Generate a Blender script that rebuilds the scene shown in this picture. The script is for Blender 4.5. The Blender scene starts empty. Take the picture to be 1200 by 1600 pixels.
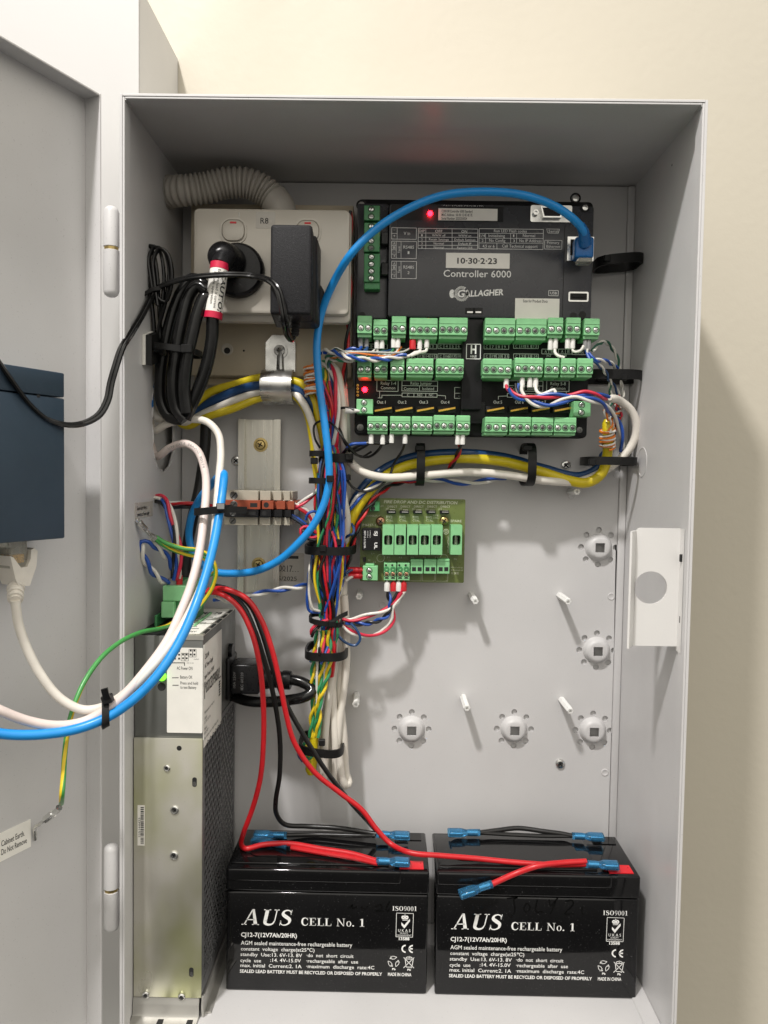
import bpy, bmesh, math, random
from mathutils import Vector, Matrix
from mathutils.geometry import tessellate_polygon

# ------------------------------------------------------------------ camera, world, light
S = bpy.context.scene
COL = S.collection
MM = 0.001
F = 1217.6                                    # focal length in photo pixels (1200 x 1600)
CAM = Vector((178.12, -657.27, 386.67))       # millimetres; back panel is y = 0, cabinet floor z = 0
YAW, PITCH, ROLL = -0.0094, -0.0466, 0.0158
_f = Vector((math.sin(YAW)*math.cos(PITCH), math.cos(YAW)*math.cos(PITCH), math.sin(PITCH)))
_r0 = Vector((math.cos(YAW), -math.sin(YAW), 0)); _u0 = _r0.cross(_f)
_r = math.cos(ROLL)*_r0 + math.sin(ROLL)*_u0
_u = -math.sin(ROLL)*_r0 + math.cos(ROLL)*_u0
cd = bpy.data.cameras.new('camera'); cam = bpy.data.objects.new('camera', cd); COL.objects.link(cam)
cd.sensor_fit = 'VERTICAL'; cd.sensor_height = 36; cd.lens = F/1600*36
cd.clip_start = 0.01; cd.clip_end = 50
M = Matrix((( _r.x, _u.x, -_f.x, CAM.x*MM), (_r.y, _u.y, -_f.y, CAM.y*MM), (_r.z, _u.z, -_f.z, CAM.z*MM), (0,0,0,1)))
cam.matrix_world = M
S.camera = cam
S.render.resolution_x, S.render.resolution_y = 768, 1024

W = bpy.data.worlds.new('World'); S.world = W; W.use_nodes = True
bg = W.node_tree.nodes['Background']
bg.inputs['Color'].default_value = (1.0, 0.95, 0.855, 1); _N, _L = W.node_tree.nodes, W.node_tree.links      # room light: pale ceiling above, dim floor below
_tc = _N.new('ShaderNodeTexCoord'); _sx = _N.new('ShaderNodeSeparateXYZ'); _L.new(_tc.outputs['Generated'], _sx.inputs[0])
_mr = _N.new('ShaderNodeMapRange'); _mr.interpolation_type = 'SMOOTHSTEP'; _L.new(_sx.outputs['Z'], _mr.inputs['Value'])
for _k, _v in (('From Min', -.4), ('From Max', .60), ('To Min', .085), ('To Max', 1.58)): _mr.inputs[_k].default_value = _v
_L.new(_mr.outputs[0], bg.inputs['Strength'])

ld = bpy.data.lights.new('ceiling_downlight', 'AREA'); ld.shape = 'DISK'; ld.size = 0.12
ld.energy = 32.5; ld.color = (1.0, 0.965, 0.94)
lo = bpy.data.objects.new('ceiling_downlight', ld); COL.objects.link(lo)
LAMP = Vector((-300, -1000, 1846))
lo.location = LAMP*MM
lo.rotation_euler = (Vector((190, -60, -250)) - LAMP).to_track_quat('-Z', 'Y').to_euler()

S.view_settings.view_transform = 'Standard'; S.view_settings.look = 'None'
S.view_settings.exposure = 0.0; S.view_settings.gamma = 1.0
S.view_settings.use_curve_mapping = False

# ------------------------------------------------------------------ ray helpers (a sight line met with a real plane)
def ray(px, py): return _f + _r*((px-600)/F) - _u*((py-800)/F)
def at(px, py, Y):
    d = ray(px, py); return CAM + d*((Y-CAM.y)/d.y)
def atx(px, py, X):
    d = ray(px, py); return CAM + d*((X-CAM.x)/d.x)
def atz(px, py, Z):
    d = ray(px, py); return CAM + d*((Z-CAM.z)/d.z)
def _ss(t): t = max(0., min(1., t)); return t*t*(3-2*t)
def atw(px, py, Y):
    # wiring in front of the controller stands out with it
    return at(px, py, Y - 22*_ss((px-500)/55)*_ss((972-px)/45)*_ss((722-py)/36)*_ss((py-280)/20))
def scale_at(Y): return F/((Y-CAM.y))
def rect(x0, y0, x1, y1, Y):
    a, b, c, d = at(x0, y0, Y), at(x1, y0, Y), at(x0, y1, Y), at(x1, y1, Y)
    return ((a.x+c.x)/2, (b.x+d.x)/2, (c.z+d.z)/2, (a.z+b.z)/2)      # x0 x1 z0 z1

# ------------------------------------------------------------------ mesh helpers (millimetres)
class MB:
    def __init__(s): s.v = []; s.f = []
    def add(s, pf, M=None):
        v, f = pf; n = len(s.v)
        s.v += [tuple(M @ Vector(p)) for p in v] if M is not None else [tuple(p) for p in v]
        s.f += [tuple(i+n for i in q) for q in f]
        return s
def box(x0, x1, y0, y1, z0, z1, b=0, seg=1):
    if x0 > x1: x0, x1 = x1, x0
    if y0 > y1: y0, y1 = y1, y0
    if z0 > z1: z0, z1 = z1, z0
    v = [(x0,y0,z0),(x1,y0,z0),(x1,y1,z0),(x0,y1,z0),(x0,y0,z1),(x1,y0,z1),(x1,y1,z1),(x0,y1,z1)]
    f = [(0,3,2,1),(4,5,6,7),(0,1,5,4),(1,2,6,5),(2,3,7,6),(3,0,4,7)]
    if b <= 0: return v, f
    b = min(b, 0.45*min(x1-x0, y1-y0, z1-z0))
    bm = bmesh.new()
    vs = [bm.verts.new(p) for p in v]
    for q in f: bm.faces.new([vs[i] for i in q])
    bmesh.ops.bevel(bm, geom=list(bm.edges), offset=b, segments=seg, affect='EDGES', profile=0.5)
    bm.verts.index_update()
    r = ([tuple(p.co) for p in bm.verts], [tuple(x.index for x in q.verts) for q in bm.faces]); bm.free()
    return r
def frame_of(d):
    d = Vector(d).normalized()
    a = Vector((0,0,1)) if abs(d.z) < 0.9 else Vector((1,0,0))
    x = a.cross(d).normalized(); y = d.cross(x)
    return x, y, d
def lathe(prof, n=24, o=(0,0,0), axis=(0,0,1), sx=1, sy=1, cap=True):
    x, y, d = frame_of(axis); o = Vector(o); v = []; f = []
    for r, h in prof:
        for k in range(n):
            a = 2*math.pi*k/n
            v.append(tuple(o + x*(r*sx*math.cos(a)) + y*(r*sy*math.sin(a)) + d*h))
    for i in range(len(prof)-1):
        for k in range(n):
            k2 = (k+1) % n
            f.append((i*n+k, i*n+k2, (i+1)*n+k2, (i+1)*n+k))
    if cap:
        if prof[0][0] > 1e-4: f.append(tuple(range(n-1, -1, -1)))
        if prof[-1][0] > 1e-4: m = (len(prof)-1)*n; f.append(tuple(range(m, m+n)))
    return v, f
def cyl(p0, p1, r, n=16, r1=None):
    p0 = Vector(p0); p1 = Vector(p1); L = (p1-p0).length
    return lathe([(r,0),(r if r1 is None else r1, L)], n, p0, p1-p0)
def spline(pts, step=3.0):
    P = [Vector(p) for p in pts]
    if len(P) == 2:
        n = max(2, int((P[1]-P[0]).length/step)); return [P[0].lerp(P[1], i/n) for i in range(n+1)]
    P = [P[0]*2-P[1]] + P + [P[-1]*2-P[-2]]; out = []
    for i in range(1, len(P)-2):
        p0, p1, p2, p3 = P[i-1:i+3]
        d01 = max(1e-3, (p1-p0).length)**.5; d12 = max(1e-3, (p2-p1).length)**.5; d23 = max(1e-3, (p3-p2).length)**.5
        m1 = (p2-p1) + d12*((p1-p0)/d01 - (p2-p0)/(d01+d12))
        m2 = (p2-p1) + d12*((p3-p2)/d23 - (p3-p1)/(d12+d23))
        n = max(2, int((p2-p1).length/step))
        for k in range(n):
            t = k/n; t2 = t*t; t3 = t2*t
            out.append(p1*(2*t3-3*t2+1) + m1*(t3-2*t2+t) + p2*(-2*t3+3*t2) + m2*(t3-t2))
    out.append(P[-2]); return out
def frames(path):
    T = []
    for i in range(len(path)):
        a = path[max(0, i-1)]; b = path[min(len(path)-1, i+1)]
        t = b-a; T.append(t.normalized() if t.length > 1e-6 else (T[-1] if T else Vector((0,0,1))))
    x, y, _ = frame_of(T[0]); X = [x]
    for i in range(1, len(path)):
        x = X[-1] - T[i]*X[-1].dot(T[i])
        X.append(x.normalized() if x.length > 1e-6 else frame_of(T[i])[0])
    return T, X
def sweep(path, r, n=10, cap=True):
    """r: number, or function of the fraction along the path"""
    T, X = frames(path); v = []; f = []; m = len(path)
    for i, p in enumerate(path):
        rr = r(i/(m-1)) if callable(r) else r
        y = T[i].cross(X[i])
        for k in range(n):
            a = 2*math.pi*k/n; v.append(tuple(p + X[i]*(rr*math.cos(a)) + y*(rr*math.sin(a))))
    for i in range(m-1):
        for k in range(n):
            k2 = (k+1) % n; f.append((i*n+k, i*n+k2, (i+1)*n+k2, (i+1)*n+k))
    if cap: f.append(tuple(range(n-1, -1, -1))); q = (m-1)*n; f.append(tuple(range(q, q+n)))
    return v, f
def tube(pts, r, n=10, step=3.0): return sweep(spline(pts, step), r, n)
def strap(path, wdir, w, t, closed=True):
    """flat band: rectangle w (along wdir) x t swept round a loop"""
    wd = Vector(wdir).normalized(); v = []; f = []; m = len(path)
    for i, p in enumerate(path):
        a = path[(i-1) % m] if closed else path[max(0, i-1)]
        b = path[(i+1) % m] if closed else path[min(m-1, i+1)]
        nrm = (b-a).normalized().cross(wd).normalized()
        for sw, st in ((-1,-1),(1,-1),(1,1),(-1,1)): v.append(tuple(p + wd*(sw*w/2) + nrm*(st*t/2)))
    for i in range(m if closed else m-1):
        j = (i+1) % m
        for k in range(4): f.append((i*4+k, i*4+(k+1) % 4, j*4+(k+1) % 4, j*4+k))
    if not closed: f.append((3,2,1,0)); q = (m-1)*4; f.append((q,q+1,q+2,q+3))
    return v, f
def loop_path(c, ax, ay, a, b, p=2.6, n=36):
    c = Vector(c); ax = Vector(ax); ay = Vector(ay); o = []
    for k in range(n):
        t = 2*math.pi*k/n; ct, st = math.cos(t), math.sin(t)
        o.append(c + ax*(a*math.copysign(abs(ct)**(2/p), ct)) + ay*(b*math.copysign(abs(st)**(2/p), st)))
    return o
def prism(polys, f3, h0, h1):
    """polys: outer outline + holes, 2-D; f3(u, v, h) -> point; solid between h0 and h1"""
    flat = [p for q in polys for p in q]; n = len(flat)
    tris = tessellate_polygon([[Vector((p[0], p[1], 0)) for p in q] for q in polys])
    v = [tuple(f3(p[0], p[1], h0)) for p in flat] + [tuple(f3(p[0], p[1], h1)) for p in flat]; f = []
    for t in tris: f.append(tuple(t)); f.append(tuple(i+n for i in reversed(t)))
    k = 0
    for q in polys:
        m = len(q)
        for i in range(m): j = (i+1) % m; f.append((k+i, k+j, k+j+n, k+i+n))
        k += m
    return v, f
XZ = lambda u, v, h: (u, h, v)          # a sheet that faces the camera
YZ = lambda u, v, h: (h, u, v)
XY = lambda u, v, h: (u, v, h)
def rrect(x0, x1, y0, y1, r, n=5):
    o = []
    for cx, cy, a0 in ((x1-r,y1-r,0),(x0+r,y1-r,90),(x0+r,y0+r,180),(x1-r,y0+r,270)):
        for k in range(n+1):
            a = math.radians(a0+90*k/n); o.append((cx+r*math.cos(a), cy+r*math.sin(a)))
    return o
def circ(cx, cy, r, n=20, sy=1): return [(cx+r*math.cos(2*math.pi*k/n), cy+r*sy*math.sin(2*math.pi*k/n)) for k in range(n)]
def rplate(x0, x1, z0, z1, yb, yf, r, c=0.6):
    """rounded plate facing the camera with a chamfered front edge"""
    mb = MB(); n = 5
    rings = [(rrect(x0,x1,z0,z1,r,n), yb), (rrect(x0,x1,z0,z1,r,n), yf+c), (rrect(x0+c*.3,x1-c*.3,z0+c*.3,z1-c*.3,max(.05,r-c*.3),n), yf+c*.3), (rrect(x0+c,x1-c,z0+c,z1-c,max(.05,r-c),n), yf)]
    m = len(rings[0][0]); v = []; f = []
    for ring, y in rings: v += [(p[0], y, p[1]) for p in ring]
    for i in range(3):
        for k in range(m): k2 = (k+1) % m; f.append((i*m+k, (i+1)*m+k, (i+1)*m+k2, i*m+k2))
    f.append(tuple(range(m))); f.append(tuple(range(4*m-1, 3*m-1, -1)))
    return v, f

# ------------------------------------------------------------------ objects
def link(o, parent=None):
    COL.objects.link(o)
    if parent is not None: o.parent = parent
    return o
def base_of(o):
    while o.parent is not None: o = o.parent
    return Vector(o.get('_b', (0,0,0)))
BASE = {}
def root_loc(o):
    while o.parent is not None: o = o.parent
    return BASE.get(o.name, Vector((0,0,0)))
def tag(o, label=None, cat=None, group=None, kind=None):
    if label: o['label'] = label
    if cat: o['category'] = cat
    if group: o['group'] = group
    if kind: o['kind'] = kind
    return o
def thing(name, loc, label, cat, group=None):
    o = bpy.data.objects.new(name, None); o.empty_display_size = 0.01
    loc = Vector(loc); o.location = loc*MM; link(o); BASE[o.name] = loc
    return tag(o, label, cat, group)
def mesh_of(name, mb, mat, org, smooth=35):
    me = bpy.data.meshes.new(name)
    me.from_pydata([((p[0]-org.x)*MM, (p[1]-org.y)*MM, (p[2]-org.z)*MM) for p in mb.v], [], mb.f)
    me.materials.append(mat)
    bm = bmesh.new(); bm.from_mesh(me); bmesh.ops.recalc_face_normals(bm, faces=bm.faces); bm.to_mesh(me); bm.free()
    me.polygons.foreach_set('use_smooth', [True]*len(me.polygons))
    me.set_sharp_from_angle(angle=math.radians(smooth))
    return me
def part(name, mb, mat, parent, label=None, kind=None, smooth=35):
    if isinstance(mb, tuple): mb = MB().add(mb)
    o = bpy.data.objects.new(name, mesh_of(name, mb, mat, root_loc(parent), smooth))
    link(o, parent); return tag(o, label, None, None, kind)
def solo(name, mb, mat, label, cat, group=None, kind=None, smooth=35):
    if isinstance(mb, tuple): mb = MB().add(mb)
    xs = [p[0] for p in mb.v]; ys = [p[1] for p in mb.v]; zs = [p[2] for p in mb.v]
    c = Vector(((min(xs)+max(xs))/2, (min(ys)+max(ys))/2, min(zs)))
    o = bpy.data.objects.new(name, mesh_of(name, mb, mat, c, smooth)); o.location = c*MM
    link(o); BASE[o.name] = c
    return tag(o, label, cat, group, kind)
def inst(name, me, loc, parent, rot=None):
    """one more copy of a shared mesh, placed in millimetres"""
    o = bpy.data.objects.new(name, me); link(o, parent)
    o.location = (Vector(loc) - root_loc(parent))*MM
    if rot: o.rotation_euler = rot
    return o

# ------------------------------------------------------------------ materials
def lin(c): c /= 255; return c/12.92 if c <= .04045 else ((c+.055)/1.055)**2.4
def rgb(r, g, b): return (lin(r), lin(g), lin(b), 1)
def mat(name, col, rough=.5, metal=0, spec=.5, var=.06, vscale=60, bump=0, bscale=400, rvar=.08, trans=0, emit=None, estr=0, aniso=None, coat=0, ior=None, alpha=1, dirt=0):
    m = bpy.data.materials.new(name); m.use_nodes = True; nt = m.node_tree; N = nt.nodes; L = nt.links
    p = N['Principled BSDF']
    p.inputs['Metallic'].default_value = metal; p.inputs['Specular IOR Level'].default_value = spec
    p.inputs['Transmission Weight'].default_value = trans; p.inputs['Coat Weight'].default_value = coat
    p.inputs['Alpha'].default_value = alpha
    if ior: p.inputs['IOR'].default_value = ior
    tc = N.new('ShaderNodeTexCoord'); mp = N.new('ShaderNodeMapping'); L.new(tc.outputs['Object'], mp.inputs['Vector'])
    if aniso: mp.inputs['Scale'].default_value = aniso
    nz = N.new('ShaderNodeTexNoise'); nz.inputs['Scale'].default_value = vscale; nz.inputs['Detail'].default_value = 5
    L.new(mp.outputs[0], nz.inputs['Vector'])
    rp = N.new('ShaderNodeMapRange'); rp.inputs['From Min'].default_value = .3; rp.inputs['From Max'].default_value = .7
    rp.inputs['To Min'].default_value = 1-var; rp.inputs['To Max'].default_value = 1+var
    L.new(nz.outputs['Fac'], rp.inputs['Value'])
    mx = N.new('ShaderNodeVectorMath'); mx.operation = 'SCALE'; mx.inputs[0].default_value = col[:3]
    L.new(rp.outputs[0], mx.inputs['Scale'])
    src = mx.outputs[0]
    if dirt:       # sparse specks and scuffs
        n2 = N.new('ShaderNodeTexNoise'); n2.inputs['Scale'].default_value = 900; n2.inputs['Detail'].default_value = 2
        L.new(tc.outputs['Object'], n2.inputs['Vector'])
        r2 = N.new('ShaderNodeMapRange'); r2.inputs['From Min'].default_value = .68; r2.inputs['From Max'].default_value = .73
        r2.inputs['To Min'].default_value = 0; r2.inputs['To Max'].default_value = dirt
        L.new(n2.outputs['Fac'], r2.inputs['Value'])
        mm = N.new('ShaderNodeMix'); mm.data_type = 'RGBA'; L.new(r2.outputs[0], mm.inputs['Factor'])
        L.new(src, mm.inputs[6]); mm.inputs[7].default_value = (.6,.6,.6,1) if sum(col[:3]) < .3 else (.12,.11,.10,1)
        src = mm.outputs[2]
    L.new(src, p.inputs['Base Color'])
    r3 = N.new('ShaderNodeMapRange'); r3.inputs['From Min'].default_value = .3; r3.inputs['From Max'].default_value = .7
    r3.inputs['To Min'].default_value = max(.02, rough-rvar); r3.inputs['To Max'].default_value = min(1, rough+rvar)
    n3 = N.new('ShaderNodeTexNoise'); n3.inputs['Scale'].default_value = vscale*2.3; n3.inputs['Detail'].default_value = 4
    L.new(mp.outputs[0], n3.inputs['Vector']); L.new(n3.outputs['Fac'], r3.inputs['Value']); L.new(r3.outputs[0], p.inputs['Roughness'])
    if bump:
        nb = N.new('ShaderNodeTexNoise'); nb.inputs['Scale'].default_value = bscale; nb.inputs['Detail'].default_value = 3
        L.new(mp.outputs[0], nb.inputs['Vector'])
        b = N.new('ShaderNodeBump'); b.inputs['Strength'].default_value = bump; b.inputs['Distance'].default_value = .0006
        L.new(nb.outputs['Fac'], b.inputs['Height']); L.new(b.outputs[0], p.inputs['Normal'])
    if emit: p.inputs['Emission Color'].default_value = emit; p.inputs['Emission Strength'].default_value = estr
    return m
PAINT = mat('cabinet_paint', (.59,.583,.582,1), .40, var=.045, vscale=11, rvar=.12, bump=.05, bscale=700, dirt=.25)
WHITEP = mat('white_powder_coat', (.54,.535,.525,1), .45, var=.015, vscale=8, bump=.05, bscale=600)
WALL = mat('beige_wall_paint', (.53,.492,.408,1), .6, var=.02, vscale=6, bump=.35, bscale=140)
PAINT_LIT = mat('lit_bracket_paint', (.70,.69,.675,1), .42, var=.03, vscale=11, bump=.05, bscale=700)  # cabinet paint made lighter so the bracket looks lit by the lamp
FOOT = mat('foot_steel', (.50,.49,.46,1), .42, .7, var=.06, vscale=20)
ZINC = mat('zinc_plated_steel', (.62,.62,.60,1), .30, 1, var=.12, vscale=40, rvar=.12)
CHASSIS = mat('passivated_chassis', (.62,.60,.54,1), .32, .62, var=.10, vscale=9, aniso=(1,1,.35), rvar=.06, dirt=.2)
def two_tone(m, c2, sc, stretch):
    nt = m.node_tree; N = nt.nodes; L = nt.links; p = N['Principled BSDF']; src = p.inputs['Base Color'].links[0].from_socket
    tc = N.new('ShaderNodeTexCoord'); mp = N.new('ShaderNodeMapping'); mp.inputs['Scale'].default_value = stretch; L.new(tc.outputs['Object'], mp.inputs['Vector'])
    nz = N.new('ShaderNodeTexNoise'); nz.inputs['Scale'].default_value = sc; nz.inputs['Detail'].default_value = 3; L.new(mp.outputs[0], nz.inputs['Vector'])
    r = N.new('ShaderNodeMapRange'); r.inputs['From Min'].default_value = .38; r.inputs['From Max'].default_value = .62; L.new(nz.outputs['Fac'], r.inputs['Value'])
    mx = N.new('ShaderNodeMix'); mx.data_type = 'RGBA'; L.new(r.outputs[0], mx.inputs['Factor']); L.new(src, mx.inputs[6]); mx.inputs[7].default_value = c2
    L.new(mx.outputs[2], p.inputs['Base Color'])
two_tone(CHASSIS, (.44,.45,.24,1), 14, (1.2,1,.9))
ALU = mat('aluminium_rail', (.66,.64,.57,1), .32, .75, var=.05, vscale=30, aniso=(8,8,.3))
BRASS = mat('brass_passivated', (.50,.38,.16,1), .32, 1, var=.15, vscale=200)
STEEL = mat('bright_steel', (.72,.72,.70,1), .22, 1, var=.1, vscale=200)
DKSTEEL = mat('dark_steel', (.16,.16,.155,1), .35, .9, var=.15, vscale=200)
BLACK = mat('black_plastic', (.010,.010,.011,1), .30, spec=.3, var=.2, vscale=90)
BLACKM = mat('black_matt_plastic', (.018,.018,.019,1), .5, spec=.18, var=.2, vscale=200, bump=.12, bscale=1500)
ADAPT = mat('adapter_textured_plastic', (.018,.018,.020,1), .5, spec=.18, var=.25, vscale=900, bump=.5, bscale=2200, dirt=.04)
TIE = mat('black_nylon', (.012,.012,.012,1), .42, spec=.18, var=.2, vscale=150)
CORD = mat('black_pvc_cord', (.008,.008,.008,1), .17, spec=.42, var=.2, vscale=200, rvar=.03)
BATT = mat('battery_abs', (.005,.005,.0055,1), .07, spec=.42, var=.25, vscale=30, rvar=.05, dirt=.06, bump=.02, bscale=120)
INK = mat('white_ink', (.85,.85,.83,1), .5, var=.05, vscale=500)
KINK = mat('black_ink', (.015,.015,.015,1), .5)
MARK = mat('marker_scrawl', (.003,.003,.003,1), .32, spec=.22)
CTRL = mat('controller_grey_plastic', (.045,.046,.053,1), .26, var=.10, vscale=30, rvar=.05, dirt=.08, bump=.02)
CBASE = mat('controller_black_plastic', (.011,.011,.012,1), .35, spec=.18, var=.2, vscale=100)
GREEN = mat('green_terminal_plastic', (.23,.55,.26,1), .38, var=.06, vscale=200)
GREEN2 = mat('dark_green_terminal_plastic', (.055,.25,.09,1), .38, var=.08, vscale=200)
PCB = mat('olive_circuit_board', (.13,.165,.045,1), .30, var=.12, vscale=120, rvar=.05)
SILK = mat('silkscreen', (.52,.54,.40,1), .5)
STICK = mat('sticker_paper', (.88,.86,.80,1), .5, var=.03, vscale=100)
CLEARST = mat('clear_sticker', (.50,.47,.42,1), .22, var=.05, vscale=60)
CREAM = mat('cream_abs', (.60,.56,.49,1), .22, var=.03, vscale=30, rvar=.04)
BOARD = mat('beige_mounting_block', (.56,.49,.37,1), .45, var=.06, vscale=40, dirt=.2)
CONDUIT = mat('conduit_grey_pvc', (.46,.43,.385,1), .45, var=.05, vscale=80)
RED = mat('red_wire', (.55,.012,.018,1), .35, var=.08, vscale=150)
PINKR = mat('crimson_wire', (.60,.025,.06,1), .4, var=.08, vscale=150)
BLU = mat('blue_wire', (.015,.075,.36,1), .38, var=.1, vscale=150)
DBLU = mat('dark_blue_cable', (.012,.055,.16,1), .36, var=.1, vscale=100)
ETH = mat('azure_patch_cable', (.014,.27,.70,1), .36, var=.06, vscale=100)
ETHP = mat('azure_plug_boot', (.008,.13,.40,1), .30, var=.06, vscale=100)
WHT = mat('white_wire', (.72,.70,.64,1), .4, var=.05, vscale=150)
CABW = mat('white_cable_sheath', (.72,.68,.61,1), .42, var=.05, vscale=120, bump=.05)
PINKW = mat('blush_cable_sheath', (.72,.62,.58,1), .42, var=.05, vscale=120)
GREYC = mat('grey_cable_sheath', (.50,.50,.45,1), .42, var=.05, vscale=120)
YEL = mat('yellow_cable_sheath', (.66,.52,.012,1), .38, var=.07, vscale=120)
YELW = mat('yellow_wire', (.75,.55,.02,1), .38, var=.07, vscale=120)
GRN = mat('green_wire', (.03,.25,.10,1), .38, var=.08, vscale=120)
EGRN = mat('earth_green', (.06,.30,.07,1), .35, var=.06, vscale=120)
ORG = mat('orange_wire', (.75,.20,.02,1), .4, var=.1, vscale=150)
DGRN = mat('dark_green_wire', (.02,.12,.07,1), .4, var=.1, vscale=150)
BLK = mat('black_wire', (.010,.010,.010,1), .35, var=.1, vscale=150)
BROWN = mat('oxide_red_terminal', (.30,.06,.025,1), .4, var=.12, vscale=150)
BEIGE = mat('beige_terminal', (.42,.385,.31,1), .4, var=.05, vscale=150)
NAVY = mat('slate_blue_enclosure', (.030,.052,.080,1), .5, var=.06, vscale=40, bump=.05, bscale=1500)
NYLON = mat('white_nylon', (.78,.78,.76,1), .4, var=.03, vscale=100)
FERW = mat('white_ferrule', (.75,.74,.71,1), .4)
FERR = mat('red_ferrule', (.55,.012,.02,1), .35)
FERG = mat('grey_ferrule', (.22,.22,.22,1), .4)
SPADE = mat('blue_crimp_sleeve', (.10,.40,.72,1), .07, trans=.82, var=.08, vscale=150, ior=1.22)
TIN = mat('tinned_terminal', (.62,.66,.70,1), .2, 1, var=.1, vscale=300)
CLEAR = mat('clear_polycarbonate', (.75,.74,.66,1), .12, trans=.75, ior=1.45)
LEDR = mat('red_led_lit', (.8,.01,.02,1), .3, emit=(1,.003,.008,1), estr=40)
LEDG = mat('green_led_lit', (.1,.8,.05,1), .3, emit=(.18,1,.02,1), estr=2.2)
GOLD = mat('gold_pin', (.72,.42,.08,1), .3, .9, var=.1, vscale=200)
REDP = mat('red_terminal_plate', (.70,.01,.02,1), .35)
DARK = mat('dark_void', (.012,.012,.012,1), .7)
CAUT = mat('caution_red_ink', (.62,.012,.06,1), .45)
MESH = mat('perforated_dark_steel', (.19,.19,.195,1), .4, .4, var=.15, vscale=150)
GREYP = mat('grey_module_paint', (.17,.175,.165,1), .38, .4, var=.06, vscale=30)
COPPER = mat('copper_screw', (.48,.26,.16,1), .35, 1, var=.15, vscale=200)

# ------------------------------------------------------------------ lettering
_tc = {}
def glyphs(s, bold=0):
    k = (s, bold)
    if k in _tc: return _tc[k]
    cu = bpy.data.curves.new('t', 'FONT'); cu.body = s; cu.size = 1; cu.resolution_u = 2; cu.offset = bold; cu.fill_mode = 'FRONT'
    o = bpy.data.objects.new('t', cu); COL.objects.link(o)
    me = bpy.data.meshes.new_from_object(o.evaluated_get(bpy.context.evaluated_depsgraph_get()))
    v = [(p.co.x, p.co.y) for p in me.vertices]; f = [tuple(p.vertices) for p in me.polygons]
    bpy.data.objects.remove(o); bpy.data.curves.remove(cu); bpy.data.meshes.remove(me)
    _tc[k] = (v, f); return v, f
_H = max(p[1] for p in glyphs('H')[0])
class Print:
    """flat ink on a face: f3(u, v) -> point just proud of it"""
    def __init__(s, f3): s.f3 = f3; s.mb = MB()
    def poly(s, pts2, faces): s.mb.add(([s.f3(*p) for p in pts2], faces))
    def text(s, t, u, v, h, w=None, bold=0.0, slant=0.0, rot=0.0):
        gv, gf = glyphs(t, bold)
        if not gv: return
        x0 = min(p[0] for p in gv); x1 = max(p[0] for p in gv)
        ky = h/_H; kx = w/(x1-x0) if w else ky
        c, n = math.cos(rot), math.sin(rot); q = []
        for x, y in gv:
            X = (x-x0)*kx + y*ky*slant; Y = y*ky; q.append((u+X*c-Y*n, v+X*n+Y*c))
        s.poly(q, gf)
    def line(s, a, b, w):
        a = Vector(a); b = Vector(b); d = (b-a).normalized(); n = Vector((-d.y, d.x))*w/2
        s.poly([a-n, b-n, b+n, a+n], [(0,1,2,3)])
    def frame(s, x0, x1, y0, y1, w):
        for a, b in (((x0,y0),(x1,y0)),((x1,y0),(x1,y1)),((x1,y1),(x0,y1)),((x0,y1),(x0,y0))): s.line(a, b, w)
    def rect(s, x0, x1, y0, y1): s.poly([(x0,y0),(x1,y0),(x1,y1),(x0,y1)], [(0,1,2,3)])
    def stroke(s, pts, wid):
        P = [Vector((p[0], p[1], 0)) for p in pts]; m = len(P)-1
        path = []
        Q = [P[0]*2-P[1]] + P + [P[-1]*2-P[-2]]
        for i in range(1, len(Q)-2):
            for k in range(5):
                t = k/5; p0, p1, p2, p3 = Q[i-1:i+3]
                path.append((((-p0+p2)*.5*t) + (p0*2-p1*5+p2*4-p3)*.5*t*t + (-p0+p1*3-p2*3+p3)*.5*t**3 + p1, (i-1+t)/m))
        path.append((P[-1], 1.0)); q = []; n = len(path)
        for i, (p, t) in enumerate(path):
            d = path[min(n-1, i+1)][0]-path[max(0, i-1)][0]; d.normalize(); w = wid(t) if callable(wid) else wid
            q += [(p.x-d.y*w/2, p.y+d.x*w/2), (p.x+d.y*w/2, p.y-d.x*w/2)]
        s.poly(q, [(2*i, 2*i+1, 2*i+3, 2*i+2) for i in range(n-1)])
    def ring(s, cx, cy, rx, ry, tx, ty, a0=0, a1=360, n=20):
        q = []
        for k in range(n+1):
            a = math.radians(a0+(a1-a0)*k/n)
            q += [(cx+rx*math.cos(a), cy+ry*math.sin(a)), (cx+(rx-tx)*math.cos(a), cy+(ry-ty)*math.sin(a))]
        s.poly(q, [(2*i, 2*i+2, 2*i+3, 2*i+1) for i in range(n)])
    def disc(s, cx, cy, r, n=14): s.poly(circ(cx, cy, r, n), [tuple(range(n))])
    def build(s, name, m, parent, label=None): return part(name, s.mb, m, parent, label)
def on_plane(Y): return lambda u, v: (u, Y, v)

class Rec(Print):
    def __init__(s): s.acc = []
    def poly(s, pts2, faces): s.acc.append((list(pts2), faces))
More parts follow.
